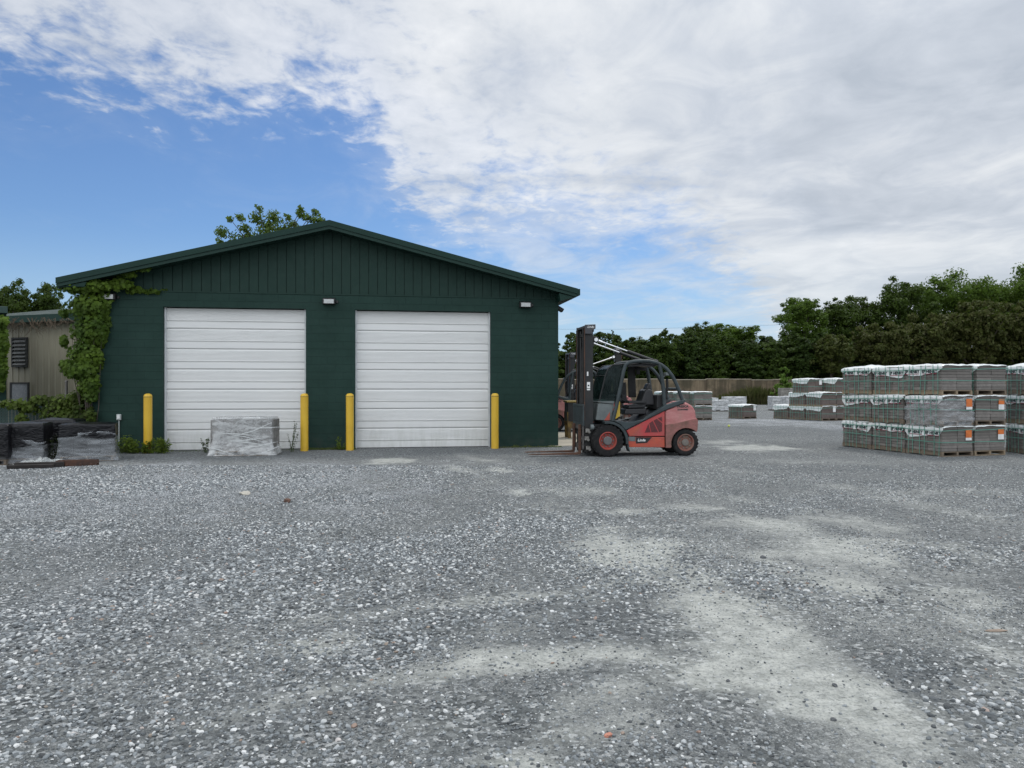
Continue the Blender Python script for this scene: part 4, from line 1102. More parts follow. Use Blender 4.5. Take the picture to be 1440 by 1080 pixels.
for px, Y, w, h, lab, wm in [(1010, 52, 1.1, .62, 'grey film wrapped stone pallet right behind the forklift, near the far wall', WRAP_WHITE), (1032, 58, 1.5, .75, 'long film wrapped stone pallet before the weedy far wall', WRAP_WHITE), (997, 57, 1.0, .7, 'small wrapped stone pallet peeping out right of the forklift rear', WRAP_WHITE),
        (1096, 54, 1.25, .82, 'pale wrapped stone pallet left of the mid-yard stack', WRAP_WHITE), (1112, 52, .9, .85, 'wrapped stone pallet tucked against the mid-yard stack', WRAP_WHITE), (1108, 60, 1.3, 1.45, 'tall bare stone pile on a pallet behind the wrapped ones', None)]:
    stone_pallet(lab, (gx(px, Y), Y, 0), R(px % 17 - 8), w, 1.0, h, int(px), wm)

# ---------------------------------------------------------------- wrapped pallets near the garage
STONE_LIGHT = paver_mat('light stone', (.15, .147, .14), (.21, .205, .195), (.29, .28, .265))
STONE_DARK = paver_mat('dark stone', (.035, .035, .037), (.06, .06, .062), (.10, .10, .10))
def px_pallet(px0, px1, Y): return gx((px0 + px1) / 2, Y), (px1 - px0) / F * Y
# white wrapped one before the left door
Yw = 17.9
xw, ww = px_pallet(296, 386, Yw + .3)
r = thing('wrapped_pallet', 'pallet of pale stone in cloudy white film before the left white door', 'wrapped pallet', (xw, Yw + .55, 0), R(9))
link('pallet', pallet_me(1.25, .95, MT['wood_pale']), r)
def f():
    mb = MB(); rg = random.Random(8)
    for k in range(5):
        for i in range(5):
            for j in (-1, 1): mb.box((-.58 + .29 * i * .99 + rg.uniform(-.01, .01), j * .225, .12 + .145 * k + .07), (.275, .43, .138))
    return mesh_of(mb, 'stones', STONE_LIGHT)
link('stones', f(), r)
film_w = film_mat('white stretch film', (.76, .77, .77), .04, .84, 2.4, (1, 1, 2.2), .16, (.52, .53, .52))
link('stretch_wrap', wrap_me(1.34, .98, .88, 3, film_w, .015, .032, .12), r)
mb = MB(); rg = random.Random(2)
for k in range(9):
    a = rg.uniform(-.6, .6); z = .1 + .07 * k; s = rg.uniform(-.12, .12)
    mb.tube([(a - .45, -.53 - .02 * math.sin(k), z - s), (a, -.565, z), (a + .4, -.53, z + s * 1.6)], [.003, .007, .003], 5)
mb.build('film_fold', MT['white_film'], r, smooth=60)

# black covered ones along the left fence
tarp, b, p = new_mat('black polythene')
n1 = b.noise(obj_co(b), 3, 3, .5, 1.5); b.put(p.inputs['Base Color'], b.mix(n1, (.0025, .0025, .0035), (.007, .007, .009))); p.inputs['Roughness'].default_value = .30; p.inputs['Specular IOR Level'].default_value = .28
bn = b.n('ShaderNodeBump'); bn.inputs['Strength'].default_value = .7; bn.inputs['Distance'].default_value = .04; b.put(bn.inputs['Height'], b.math('ADD', n1, b.math('MULTIPLY', b.noise(b.vmath('MULTIPLY', obj_co(b), (1, 1, 2)), 3.5, 2, .5, 3.), .8))); tarp.node_tree.links.new(bn.outputs[0], p.inputs['Normal'])
def black_pallet(label, loc, rz, w, d, h, cap, seed, film=True, stone=STONE_DARK):
    r = thing('covered_pallet', label, 'covered pallet', loc, rz, 'black covered pallets along the left fence')
    link('pallet', pallet_me(round(w, 2), round(d, 2), MT['wood']), r)
    def f():
        mb = MB(); rg = random.Random(seed)
        nz = 5; hh = (h - .16) / nz
        for k in range(nz):
            for i in range(4):
                for j in (-1, 1): mb.box((-w / 2 + (i + .5) * w / 4, j * d / 4, .12 + (k + .5) * hh), (w / 4 * .96, d / 2 * .97, hh * .95))
        return mesh_of(mb, 'stones', stone)
    link('stones', f(), r)
    # black cap: closed hood with an uneven hem
    n = 60; rows = []
    for k in range(13):
        row = []
        for i in range(n):
            t = 4 * i / n; sd = int(t); u = t - sd; c = [(-1, -1), (1, -1), (1, 1), (-1, 1)]; a, q = c[sd], c[(sd + 1) % 4]
            W2, D2_ = w / 2 + .03, d / 2 + .03
            x = (a[0] + (q[0] - a[0]) * u) * W2; y = (a[1] + (q[1] - a[1]) * u) * D2_
            hem = h - cap * (1 + .28 * mnoise.noise(Vector((x * 1.6, y * 1.6, seed))))
            if k <= 7: z = hem + (h - hem) * k / 7; s = 1
            else: z = h; s = 1 - (k - 7) / 5 * .999
            nn = mnoise.noise(Vector((x * 3.5, y * 3.5, z * 4 + seed))); dd = .012 * nn + .012 * (1 - k / 7 if k < 7 else 0)
            if k > 7: z += (.055 * mnoise.noise(Vector((x * s * 3, y * s * 3, seed * 2.))) + .04 * (1 - s))
            ln = math.hypot(x, y); row.append(((x + x / ln * dd) * s, (y + y / ln * dd) * s, z))
        rows.append(row)
    link('black_cover', grid_mesh('black_cover', np.array(rows), tarp, True, True), r)
    if film: link('stretch_wrap', wrap_me(w + .07, d + .07, h - cap * .72, seed, film_l, .02, .06, .10), r)
    return r
film_l = film_mat('loose clear film', (.66, .69, .71), .0, .55, 1.9, (.8, .8, 4.), .12, (.22, .24, .26))  # pale horizontal bands paint reflection streaks into the clear film
for px0, Y, w, d, h, cap, rz, lab, sd in [
    (84, 16.4, 1.02, .95, .80, .28, 24, 'black capped pallet wrapped in clear film, right end of the row by the garage', 3),
    (47, 17.2, .82, .85, .86, .50, 16, 'black sheeted pallet with weeds growing before it, between its two neighbours', 5),
    (9, 15.95, .64, .85, .84, .50, 20, 'black sheeted pallet with a loose clear film skirt trailing on the gravel', 7),
    (-62, 15.6, .92, .85, .84, .72, 12, 'black sheeted pallet cut off by the left photo edge', 9)]:
    o = Vector((gx(px0, Y), Y, 0)) + Vector((math.cos(R(rz)), math.sin(R(rz)), 0)) * w / 2 + Vector((-math.sin(R(rz)), math.cos(R(rz)), 0)) * d / 2
    black_pallet(lab, o, R(rz), w, d, h, cap, sd, film=(sd != 9))
# torn clear film trailing on the ground between the covered pallets
P_ = np.zeros((26, 34, 3)); rg = random.Random(15)
for i in range(26):
    for j in range(34):
        u, v = j / 33 - .5, i / 25 - .5; e = max(0, 1 - (2 * u) ** 4) * max(0, 1 - (2 * v) ** 4)
        P_[i, j] = (u * 1.05 + .06 * mnoise.noise(Vector((u * 5, v * 5, 1))), v * .42 + .05 * mnoise.noise(Vector((u * 5, v * 5, 7))), .012 + e * (.05 + .16 * abs(mnoise.noise(Vector((u * 7, v * 5, 3))))))
o = link('plastic_sheet', grid_mesh('plastic_sheet', P_, film_mat('torn clear film', (.60, .63, .62), .15, .85, 5, (1, 1, 1), .18, (.35, .37, .37)))); o.location = (gx(60, 15.95), 15.95, 0); o.rotation_euler.z = R(20); tag(o, 'torn clear film crumpled on the gravel between two black covered pallets', 'plastic sheet')
# beams lying in front
beam_m = pmat('dark weathered timber', (.012, .010, .009), .85, (.026, .022, .019), 5, .9, .5, 30)
rusty_m = pmat('rust brown beam', (.085, .038, .022), .85, (.035, .022, .018), 7, .9, .5, 40)
r = thing('timber_beam', 'two dark weathered timbers lying on the gravel before the black pallets', 'timber beam', (gx(54, 15.45), 15.45, 0), R(17))
mb = MB(); mb.bx(-.42, .46, -.06, .08, 0, .10); mb.build('upper_timber', beam_m, r, .01)
mb = MB(); mb.bx(-.50, .30, -.20, -.07, 0, .07); mb.build('lower_timber', beam_m, r, .01)
mb = MB(); mb.bx(-.38, .38, -.085, -.075, 0, .12); mb.bx(-.38, .38, .075, .085, 0, .12); mb.bx(-.38, .38, -.074, .074, .05, .06)
for q in (-.2, .05, .25): mb.bx(q, q + .05, -.12, -.086, .0, .05)
r = mb.build('steel_beam', rusty_m, None, .006); r.location = (gx(109, 15.75), 15.75, 0); r.rotation_euler.z = R(17); tag(r, 'short rust brown channel beam lying on the gravel before the capped pallet', 'steel beam')

# ---------------------------------------------------------------- tan shed behind the fence
tan_m = pmat('tan ribbed steel', (.37, .345, .255), .55, (.28, .255, .185), 1.6, .8, stretch=(2, 2, .35))
SH = thing('metal_shed', 'tan ribbed metal shed with grey roof beyond the left fence', 'shed', (gx(100, 27), 27, 0), R(-20))
# local x runs to the left along the wall facing the yard
mb = MB(); Lw = 5.2; H0 = 4.0
x = -1.6
def shed_z(u): return H0
vs = []; fs = []
u = -Lw
pro = []
while u < 2.5:
    pro += [(u, 0), (u + .17, 0), (u + .19, -.022), (u + .25, -.022), (u + .27, 0)]; u += .30
for u, y in pro: vs += [(u, y, -.1), (u, y, H0)]
fs = [(2 * i, 2 * i + 2, 2 * i + 3, 2 * i + 1) for i in range(len(pro) - 1)]
mb.add(vs, fs); wl = mb.build('wall', tan_m, SH); md = wl.modifiers.new('thick', 'SOLIDIFY'); md.thickness = .05; md.offset = -1
mb = MB(); mb.bx(-Lw, -Lw + .1, .06, 9, -.1, H0); mb.bx(2.4, 2.5, .06, 9, -.1, H0); mb.build('end_wall', tan_m, SH)
mb = MB(); mb.bx(-Lw - .06, -Lw + .06, -.05, .02, -.1, H0); mb.build('corner_trim', pmat('tan trim', (.42, .37, .28), .5), SH)
roof_g = pmat('grey green metal roof', (.16, .185, .17), .5, (.10, .125, .115), 1.5, .8)
mb = MB(); mb.prism([(-.45, H0 + .12), (4.6, H0 + .98), (9.6, H0 + .12), (9.6, H0 + .02), (4.6, H0 + .88), (-.45, H0 + .02)], -Lw - .35, 2.8, 'x'); rf = mb.build('roof', roof_g, SH)
mb = MB()
for k in range(20):
    u = -Lw - .2 + k * .4; mb.prism([(-.45, H0 + .121), (4.6, H0 + .981), (4.6, H0 + 1.02), (-.45, H0 + .16)], u, u + .03, 'x')
mb.build('roof_rib', roof_g, rf)
mb = MB(); mb.bx(-Lw - .35, 2.8, -.49, -.452, H0 - .10, H0 + .15); mb.build('fascia', trim_m, SH)
dkg = pmat('dark louvre', (.05, .052, .05), .7, (.02, .02, .02), 8)
def at_wall(px):   # local u on the shed wall for a photo column
    o = Vector((gx(100, 27), 27)); d = Vector((math.cos(R(-20)), math.sin(R(-20)))); k = (px - 720) / F
    return (k * o.y - o.x) / (d.x - k * d.y)
u0, u1 = at_wall(21), at_wall(39)
Yl = 27 + math.sin(R(-20)) * (u0 + u1) / 2
z0, z1 = gz(514, Yl), gz(477, Yl)
mb = MB(); mb.bx(u0 - .06, u0, -.10, -.03, z0 - .06, z1 + .06); mb.bx(u1, u1 + .06, -.10, -.03, z0 - .06, z1 + .06); mb.bx(u0, u1, -.10, -.03, z1, z1 + .06); mb.bx(u0, u1, -.10, -.03, z0 - .06, z0)
lv = mb.build('louvre_vent', dkg, SH)
mb = MB(); n = 7
for k in range(n):
    z = z0 + (k + .5) * (z1 - z0) / n; mb.box(((u0 + u1) / 2, -.075, z), (u1 - u0 - .01, .012, (z1 - z0) / n * 1.05), Matrix.Rotation(R(-38), 4, 'X'))
mb.build('slat', pmat('grey slat', (.16, .165, .16), .6, (.08, .08, .08), 6), lv)
u0, u1 = at_wall(18), at_wall(41); z0, z1 = gz(566, Yl), gz(540, Yl)
mb = MB(); mb.bx(u0 - .06, u0, -.08, -.03, z0, z1 + .06); mb.bx(u1, u1 + .06, -.08, -.03, z0, z1 + .06); mb.bx(u0, u1, -.08, -.03, z1, z1 + .06); mb.bx(u0, u1, -.08, -.03, z0 - .06, z0)
wd = mb.build('window', dkg, SH)
mb = MB(); mb.bx(u0, u1, -.055, -.035, z0, z1); mb.build('pane', pmat('dull pane', (.22, .235, .25), .25, (.30, .31, .32), 3), wd)

# dark green building corner at the left edge
mb = MB(); r0 = gx(9, 22.5)
NBD = thing('green_building', 'corner of a dark green building under a vine, standing before the tan shed', 'building', (r0, 22.5, 0), R(36))
mb.bx(-4, 0, 0, 6, -.1, 3.75); mb.build('wall', block_m, NBD); mb = MB(); mb.bx(-4.2, .02, -.25, 6.2, 3.752, 3.95); mb.build('roof', roof_m, NBD, .01)

# chain link fence with green slats, on rusty posts
fence = thing('chain_link_fence', 'green slatted chain link fence with vines spilling over it, left of the garage', 'fence', (gx(-60, 19.8), 19.8, 0), math.atan2(.2, 4.3))
FLn = 4.4; HF = 1.22
slat_m = pmat('green fence slats', (.016, .05, .045), .55, (.03, .075, .065), 5, .7)
galv2 = pmat('weathered pipe', (.13, .125, .115), .65, (.07, .055, .045), 8)
mb = MB()
n = int(FLn / .085)
for k in range(n): mb.bx(k * .085 + .006, k * .085 + .078, .004, .008, .05, HF - .03)
mb.build('slat_panel', slat_m, fence)
mb = MB(); s = .075
k = -int(HF / s)
while k * s < FLn:
    a = k * s
    for sg in (1, -1):
        x0, x1 = a, a + HF; zz0, zz1 = (0.04, HF) if sg > 0 else (HF, .04)
        f0, f1 = max(0, (0 - x0) / HF), min(1, (FLn - x0) / HF)
        if f1 > f0: mb.tube([(x0 + HF * f0, -.006 * sg, zz0 + (zz1 - zz0) * f0), (x0 + HF * f1, -.006 * sg, zz0 + (zz1 - zz0) * f1)], .0028, 4, False)
    k += 1
mb.build('wire_mesh', galv2, fence)
mb = MB(); mb.tube([(0, 0, HF), (FLn, 0, HF)], .02, 8); mb.build('top_rail', galv2, fence)
for u, h in ((.4, 1.3), (2.72, 1.74)):
    mb = MB(); mb.tube([(u, .03, -.2), (u, .03, h)], .035, 10); mb.lathe([(.04, 0), (.04, .03), (.02, .05), (.001, .055)], (u, .03, h), 10); mb.build('post', galv2, fence, smooth=50)

# ---------------------------------------------------------------- leaves
nrg = np.random.default_rng(7)
def unit(n):
    v = nrg.normal(size=(n, 3)); return v / np.linalg.norm(v, axis=1)[:, None]
LOBE = np.array([(0, -.55), (.22, -.30), (.58, -.28), (.34, .02), (.40, .38), (.12, .26), (0, .62), (-.12, .26), (-.40, .38), (-.34, .02), (-.58, -.28), (-.22, -.30)])
OVAL = np.array([(0, -.5), (.22, -.18), (.25, .12), (0, .55), (-.25, .12), (-.22, -.18)])
RHOMB = np.array([(0, -.5), (.32, 0), (0, .55), (-.32, 0)])
TUFT = np.array([(0, -.5), (.5, -.22), (.2, .05), (.46, .42), (0, .25), (-.46, .42), (-.2, .05), (-.5, -.22)])
def leaves(P, Nrm, size, shape, m, name, droop=.15):
    """one small bent polygon per point"""
    n = len(P); Nrm = Nrm / np.linalg.norm(Nrm, axis=1)[:, None]
    t = np.cross(Nrm, unit(n)); t /= np.maximum(np.linalg.norm(t, axis=1)[:, None], 1e-6); bt = np.cross(Nrm, t)
    k = len(shape); sz = size * nrg.uniform(.6, 1.35, n)
    V = P[:, None, :] + sz[:, None, None] * (shape[None, :, :1] * t[:, None, :] + shape[None, :, 1:] * bt[:, None, :] - (droop * (shape ** 2).sum(1))[None, :, None] * Nrm[:, None, :] * 1.6)
    return quads_mesh(name, V.reshape(-1, 3), np.arange(n * k).reshape(n, k), m)
def blob_pts(blobs, n, shell=.35, up=.35):
    """points through a set of ellipsoids (x,y,z,rx,ry,rz), most of them near the surfaces"""
    B = np.array(blobs, float); w = (B[:, 3] * B[:, 4] * B[:, 5]) ** (2 / 3); idx = nrg.choice(len(B), n, p=w / w.sum())
    d = unit(n); rr = 1 - shell * np.abs(nrg.normal(size=n)); rr = np.clip(rr, .05, 1.12)
    P = B[idx, :3] + d * rr[:, None] * B[idx, 3:]
    N = d + unit(n) * .8 + np.array([0, 0, up])
    return P, N
def subblobs(env, m, f=(.14, .26), flat=.75, hollow=.55):
    out_ = []
    E = np.array(env, float); w = (E[:, 3] * E[:, 4] * E[:, 5]) ** (2 / 3); idx = nrg.choice(len(E), m, p=w / w.sum())
    for i in idx:
        e = E[i]; d = unit(1)[0]; rr = nrg.uniform(hollow, .95); c = e[:3] + d * rr * e[3:]; s = nrg.uniform(*f) * (e[3:].mean())
        out_.append((*c, s * nrg.uniform(.85, 1.35), s * nrg.uniform(.85, 1.35), s * flat))
    return out_
bark = pmat('bark', (.075, .06, .048), .9, (.04, .033, .028), 5, .9, .7, 18, stretch=(1, 1, .3))
LM = {'dark': leaf_mat('dark green leaves', (.055, .088, .016), (.028, .050, .011), trans=.3), 'mid': leaf_mat('mid green leaves', (.10, .165, .026), (.054, .098, .017), trans=.42),
      'brown': leaf_mat('brownish green leaves', (.072, .086, .024), (.040, .054, .015), (.048, .034, .013), trans=.28), 'olive': leaf_mat('olive leaves', (.072, .082, .020), (.040, .054, .014), trans=.28),
      'con': leaf_mat('dark conifer sprays', (.040, .068, .014), (.020, .038, .009), trans=.25), 'lime': leaf_mat('light green leaves', (.13, .22, .04), (.09, .16, .03), trans=.4),
      'ivy': leaf_mat('vine leaves', (.125, .20, .026), (.048, .095, .016), (.04, .06, .013), trans=.42, patch=1.8, rough=.45), 'yellow': leaf_mat('backlit yellow green leaves', (.12, .18, .045), (.075, .125, .03), (.05, .08, .025), trans=.45)}
def tree_meshes(key, env, nsub, nleaf, size, m, f=(.14, .26), hollow=.55, shape=TUFT, trunk=.25, limbs=7, base=0., core=0):
    def fn():
        sb = subblobs(env, nsub, f, hollow=hollow)
        P, N = blob_pts(sb, nleaf, .62)
        if core:
            P2, N2 = blob_pts([(e[0], e[1], e[2], e[3] * .72, e[4] * .72, e[5] * .72) for e in env], core, .3); P = np.vstack([P, P2]); N = np.vstack([N, N2])
        cr = leaves(P, N, size, shape, m, 'crown')
        mb = MB(); top = max(e[2] for e in env); lo = min(e[2] - e[5] for e in env)
        mid = lo + (top - lo) * .35
        mb.tube([(0, 0, -.3), (.05, .02, lo * .5), (0, .08, mid), (.06, 0, top)], [trunk * 1.25, trunk, trunk * .75, trunk * .25], 8)
        for i in range(limbs):
            q = Vector(sb[i * max(1, len(sb) // limbs)][:3]); s = Vector((0, .03, lo + (mid - lo) * (.3 + .7 * i / limbs)))
            mb.tube([s, s.lerp(q, .5) + Vector((0, 0, -.2)), q], [trunk * .5, trunk * .3, trunk * .08], 6)
        return cr, mesh_of(mb, 'trunk', bark, 60)
    return cached(('tree', key), fn)
def tree(name, label, cat, meshes, loc, rz, sc, group=None):
    r = thing(name, label, cat, loc, rz, group); r.scale = sc if hasattr(sc, '__len__') else (sc, sc, sc)
    link('crown', meshes[0], r); link('trunk', meshes[1], r); return r

# retaining wall
rw_m, b, p = new_mat('stained concrete')
co = obj_co(b); st = b.noise(b.vmath('MULTIPLY', co, (1.6, 1, .12)), 1.6, 7, .65); bl = b.noise(co, .5, 6, .7)
o3 = b.sep(co)
c = b.mix(b.smooth(st, .32, .68), (.20, .155, .10), (.085, .062, .04)); c = b.mix(b.smooth(bl, .38, .62, 0, .85), c, (.050, .044, .026))
c = b.mix(b.smooth(b.noise(co, 6, 3, .6), .72, .76, 0, .8), c, (.5, .46, .38))
b.put(p.inputs['Base Color'], c); p.inputs['Roughness'].default_value = .95
RWY = 74.5
xa, xb = gx(740, RWY), gx(1500, RWY)
mb = MB(); n = 24
r = thing('retaining_wall', 'long stained concrete retaining wall below the far hedge', 'retaining wall', ((xa + xb) / 2, RWY, 0))
hl = (xb - xa) / 2
for k in range(n):
    u0 = -hl + 2 * hl * k / n; mb.bx(u0 + .01, u0 + 2 * hl / n - .01, 0, .35, -.2, 2.36 + .05 * math.sin(k * 1.7))
mb.build('wall_panel', rw_m, r, .02)
mb = MB(); mb.bx(-hl, hl, .05, .3, -.2, 2.3); mb.build('backing', rw_m, r)
mb = MB()
for k in range(n):
    u0 = -hl + 2 * hl * k / n; mb.bx(u0 + .006, u0 + 2 * hl / n - .006, -.03, .38, 2.362 + .05 * math.sin(k * 1.7), 2.43 + .05 * math.sin(k * 1.7))
mb.build('coping', pmat('pale coping', (.36, .32, .25), .9, (.2, .17, .12), 2), r)

# hedge of evergreens on the bank
hedge_v = []
for q in range(4):
    env = [(0, 0, 2.2, 2.0, 1.8, 2.3), (0, 0, .9, 2.1, 1.7, 1.2), (nrg.uniform(-.3, .3), 0, 3.7 + .3 * q, 1.2, 1.2, 1.6)]
    hedge_v.append(tree_meshes(('con', q), env, 90, 11000, .22, LM['con' if q % 2 else 'dark'], (.13, .27), .5, TUFT, .14, 4, core=2600))
rh = random.Random(4)
tops = {780: 480, 820: 478, 862: 466, 900: 480, 935: 462, 970: 470, 1010: 470, 1050: 472, 1090: 474, 1130: 470, 1170: 474, 1210: 476, 1250: 474, 1290: 480, 1330: 480, 1370: 482, 1410: 482, 1450: 482, 1490: 482}
hl_ = 'dense dark evergreen in the hedge row above the far retaining wall'
for i, (px, top) in enumerate(tops.items()):
    Y = 78 + rh.uniform(-.6, .6); z = 1.95; h = gz(top, Y) - z; v = i % 4; hv = 5.3 + .3 * v
    tree('evergreen', hl_, 'evergreen', hedge_v[v], (gx(px + rh.uniform(-5, 5), Y), Y, z), rh.uniform(0, 6), (1.05, 1.05, h / hv), 'evergreens of the far hedge')
for i in range(20):
    px = 765 + i * 39; Y = 80.5; v = (i + 1) % 4
    if px in (0,): continue
    tree('evergreen', hl_, 'evergreen', hedge_v[v], (gx(px, Y), Y, 1.95), rh.uniform(0, 6), (1.1, 1.1, .96), 'evergreens of the far hedge')
# pointed conifers standing over the hedge
spire = tree_meshes('spire', [(0, 0, 1.6, 1.5, 1.5, 1.7), (0, 0, 3.2, 1.05, 1.05, 1.5), (0, 0, 4.8, .6, .6, 1.2), (0, 0, 6.0, .25, .25, .9)], 80, 7000, .20, LM['con'], (.14, .30), .5, TUFT, .12, 3, core=1200)
for px, top, s, lab in ((935, 459, 1.0, 'pointed conifer rising over the hedge behind the front forklift'), (862, 462, .75, 'slim twin topped conifer just right of the forklift mast'), (856, 466, .6, 'smaller conifer tip touching the forklift mast in the view')):
    Y = 82.5; h = gz(top, Y) - 2.3; tree('conifer', lab, 'conifer', spire, (gx(px, Y), Y, 2.3), px, (s, s, h / 6.9))
# deciduous trees beyond
def decid(q, m, nleaf=19000, gaps=.5):
    env = [(0, 0, 7.2, 3.8, 3.2, 2.8), (-3.0, .3, 5.8, 2.4, 2.2, 2.2), (3.0, -.2, 6.0, 2.5, 2.2, 2.3), (.3, 0, 9.0, 2.2, 2., 1.7), (0, 0, 4.4, 3.2, 2.6, 1.6)]
    if q == 1: env = [(0, 0, 6.2, 3.4, 3, 3.6), (1.6, 0, 9, 1.9, 1.9, 1.9), (-1.9, .2, 8.2, 2, 1.9, 2), (0, 0, 3.8, 3, 2.6, 1.6)]
    if q == 2: env = [(0, 0, 7.6, 4.8, 3.6, 2.7), (-3.8, 0, 6.6, 2.6, 2.4, 2.2), (3.9, 0, 6.9, 2.8, 2.6, 2.3), (0, 0, 4.8, 4, 3, 1.8)]
    return tree_meshes(('dec', q, m), env, 130, nleaf, .21, LM[m], (.16, .29), gaps, TUFT, .30, 14, core=5500)
big_list = [
    (1125, 86, 412, 'mid', 1, 1.0, 'bushy green tree rising over the middle of the hedge'),
    (1190, 88, 412, 'dark', 1, 1.0, 'dark green tree left of the gap of sky above the hedge'),
    (1265, 88, 391, 'dark', 0, 1.05, 'tall dark spreading tree with sky showing through its limbs'),
    (1350, 90, 380, 'mid', 2, 1.1, 'broad bright green tree crowning the right-hand skyline'),
    (1440, 90, 374, 'mid', 2, 1.1, 'broad green tree cut by the photo edge on the right-hand skyline'),
    (1025, 92, 451, 'mid', 1, 1.1, 'low rounded green tree behind the hedge in the view centre right'),
    (985, 94, 453, 'dark', 0, .9, 'low dark tree peeping over the hedge right of the pointed conifer'),
    (905, 95, 474, 'dark', 0, .75, 'small tree crown just visible over the hedge behind the forklift guard')]
for px, Y, top, m, q, s, lab in big_list:
    ht = {0: 10.6, 1: 10.7, 2: 10.2}[q]; h = gz(top, Y) - 2.4
    tree('broadleaf_tree', lab, 'tree', decid(q, m), (gx(px, Y), Y, 2.4), px * .37, (s * 1.0, s, h / ht))
bush_env = [(0, 0, 2.6, 3.0, 2.4, 2.5), (1.4, 0, 3.6, 1.8, 1.6, 1.6), (-1.5, 0, 3.3, 1.8, 1.6, 1.7)]
bushb = tree_meshes('bushb', bush_env, 130, 17000, .19, LM['brown'], (.10, .22), .5, TUFT, .18, 8, core=2600)
busho = tree_meshes('busho', bush_env, 130, 17000, .19, LM['olive'], (.10, .22), .5, TUFT, .18, 8, core=2600)
for px, Y, top, mm, s, lab in [(1170, 76.5, 466, busho, .95, 'olive green bush standing before the hedge under the skyline gap'), (1240, 76.5, 452, bushb, 1., 'brownish bush left of the large brown bushes over the paver stack'), (1300, 77, 438, bushb, 1.1, 'second brownish bush over the paver stack, below the spreading tree'),
        (1362, 77, 420, bushb, 1.25, 'tallest brownish bush behind the paver stack'), (1425, 77, 421, bushb, 1.25, 'brownish bush at the photo edge behind the paver stack'), (1480, 77, 424, bushb, 1.25, 'brownish bush mostly cut off at the right photo edge')]:
    h = gz(top, Y) - 2.3; tree('bush', lab, 'bush', mm, (gx(px, Y), Y, 2.3), px, (s, s, h / 5.15), 'bushes above the paver stack')
lime = tree_meshes('lime', [(0, 0, 1.9, 1.0, .9, 1.3), (-.9, 0, 1.2, .8, .7, .7), (.2, 0, 3.0, .5, .5, .7)], 36, 2600, .22, LM['lime'], (.2, .38), .4, OVAL, .05, 6)
tree('bush', 'light green bush sprouting at the end of the far retaining wall', 'bush', lime, (gx(1101, 71), 71, 0), 1, (1.2, 1.0, .98))
# weeds below the far wall
def weed_patch(n, w, d, h, m):
    mb = MB(); rg = random.Random(n)
    for k in range(n):
        x, y = rg.uniform(-w, w), rg.uniform(-d, d); hh = h * rg.uniform(.4, 1) * (1 - .5 * abs(x) / w); a = rg.uniform(0, 6.28); l = rg.uniform(.1, .5) * hh; t = .03
        cx, cy = math.cos(a), math.sin(a)
        mb.add([(x - cy * t, y + cx * t, 0), (x + cy * t, y - cx * t, 0), (x + cx * l * .4 + cy * t * .7, y + cy * l * .4 - cx * t * .7, hh * .6), (x + cx * l, y + cy * l, hh), (x + cx * l * .4 - cy * t * .7, y + cy * l * .4 + cx * t * .7, hh * .6)], [(0, 1, 2, 3, 4)])
    return mesh_of(mb, 'weeds', m)
wp = link('weeds', weed_patch(1900, 3.4, .9, 2.0, leaf_mat('dry weeds', (.075, .085, .03), (.11, .10, .045), trans=.3))); wp.location = (gx(1062, 72.5), 72.5, 0); tag(wp, 'rank weeds growing at the foot of the far wall', 'weeds', kind='stuff')

# trees at the left and behind the garage
for px, Y, top, q, m, s, lab in [(20, 62, 393, 0, 'dark', .72, 'dark tree behind the tan shed, at the left photo edge'), (68, 64, 397, 1, 'dark', .75, 'dark tree behind the tan shed, beside the garage eave'), (-40, 62, 398, 2, 'dark', .8, 'dark tree mostly outside the left photo edge')]:
    ht = {0: 10.6, 1: 10.7, 2: 10.2}[q]; h = gz(top, Y); tree('broadleaf_tree', lab, 'tree', decid(q, m), (gx(px, Y), Y, 0), px, (s, s, h / ht))
sprig_env = []
Yb = 38.
for px, py, rp in [(318, 330, 9), (345, 322, 8), (358, 306, 9), (372, 314, 17), (362, 292, 5), (336, 305, 6), (386, 305, 10), (398, 322, 14), (412, 315, 7), (425, 303, 7), (425, 296, 4), (436, 308, 6), (444, 299, 5), (448, 312, 8), (412, 330, 16), (380, 335, 22), (340, 340, 16), (306, 338, 5), (455, 311, 4), (330, 312, 4), (350, 335, 12), (405, 305, 4)]:
    sprig_env.append((gx(px, Yb) - gx(380, Yb), nrg.uniform(-.6, .6), gz(py, Yb), rp / F * Yb * 1.1, .6, rp / F * Yb * 1.1))
P, N = blob_pts(sprig_env, 4800, .6, .2)
r = thing('backyard_tree', 'yellow green tree whose top shows above the garage roof', 'tree', (gx(380, Yb), Yb, 0))
link('crown', leaves(P, N, .15, OVAL, LM['yellow'], 'crown'), r)
mb = MB(); mb.tube([(0, 0, -.2), (.1, 0, 4), (0, 0, 7.5)], [.25, .2, .1], 8)
for e in sprig_env: mb.tube([(0, 0, 6.5), Vector((0, 0, 7.4)).lerp(Vector(e[:3]), .5), e[:3]], [.05, .03, .012], 5)
link('trunk', mesh_of(mb, 'trunk', bark, 60), r)

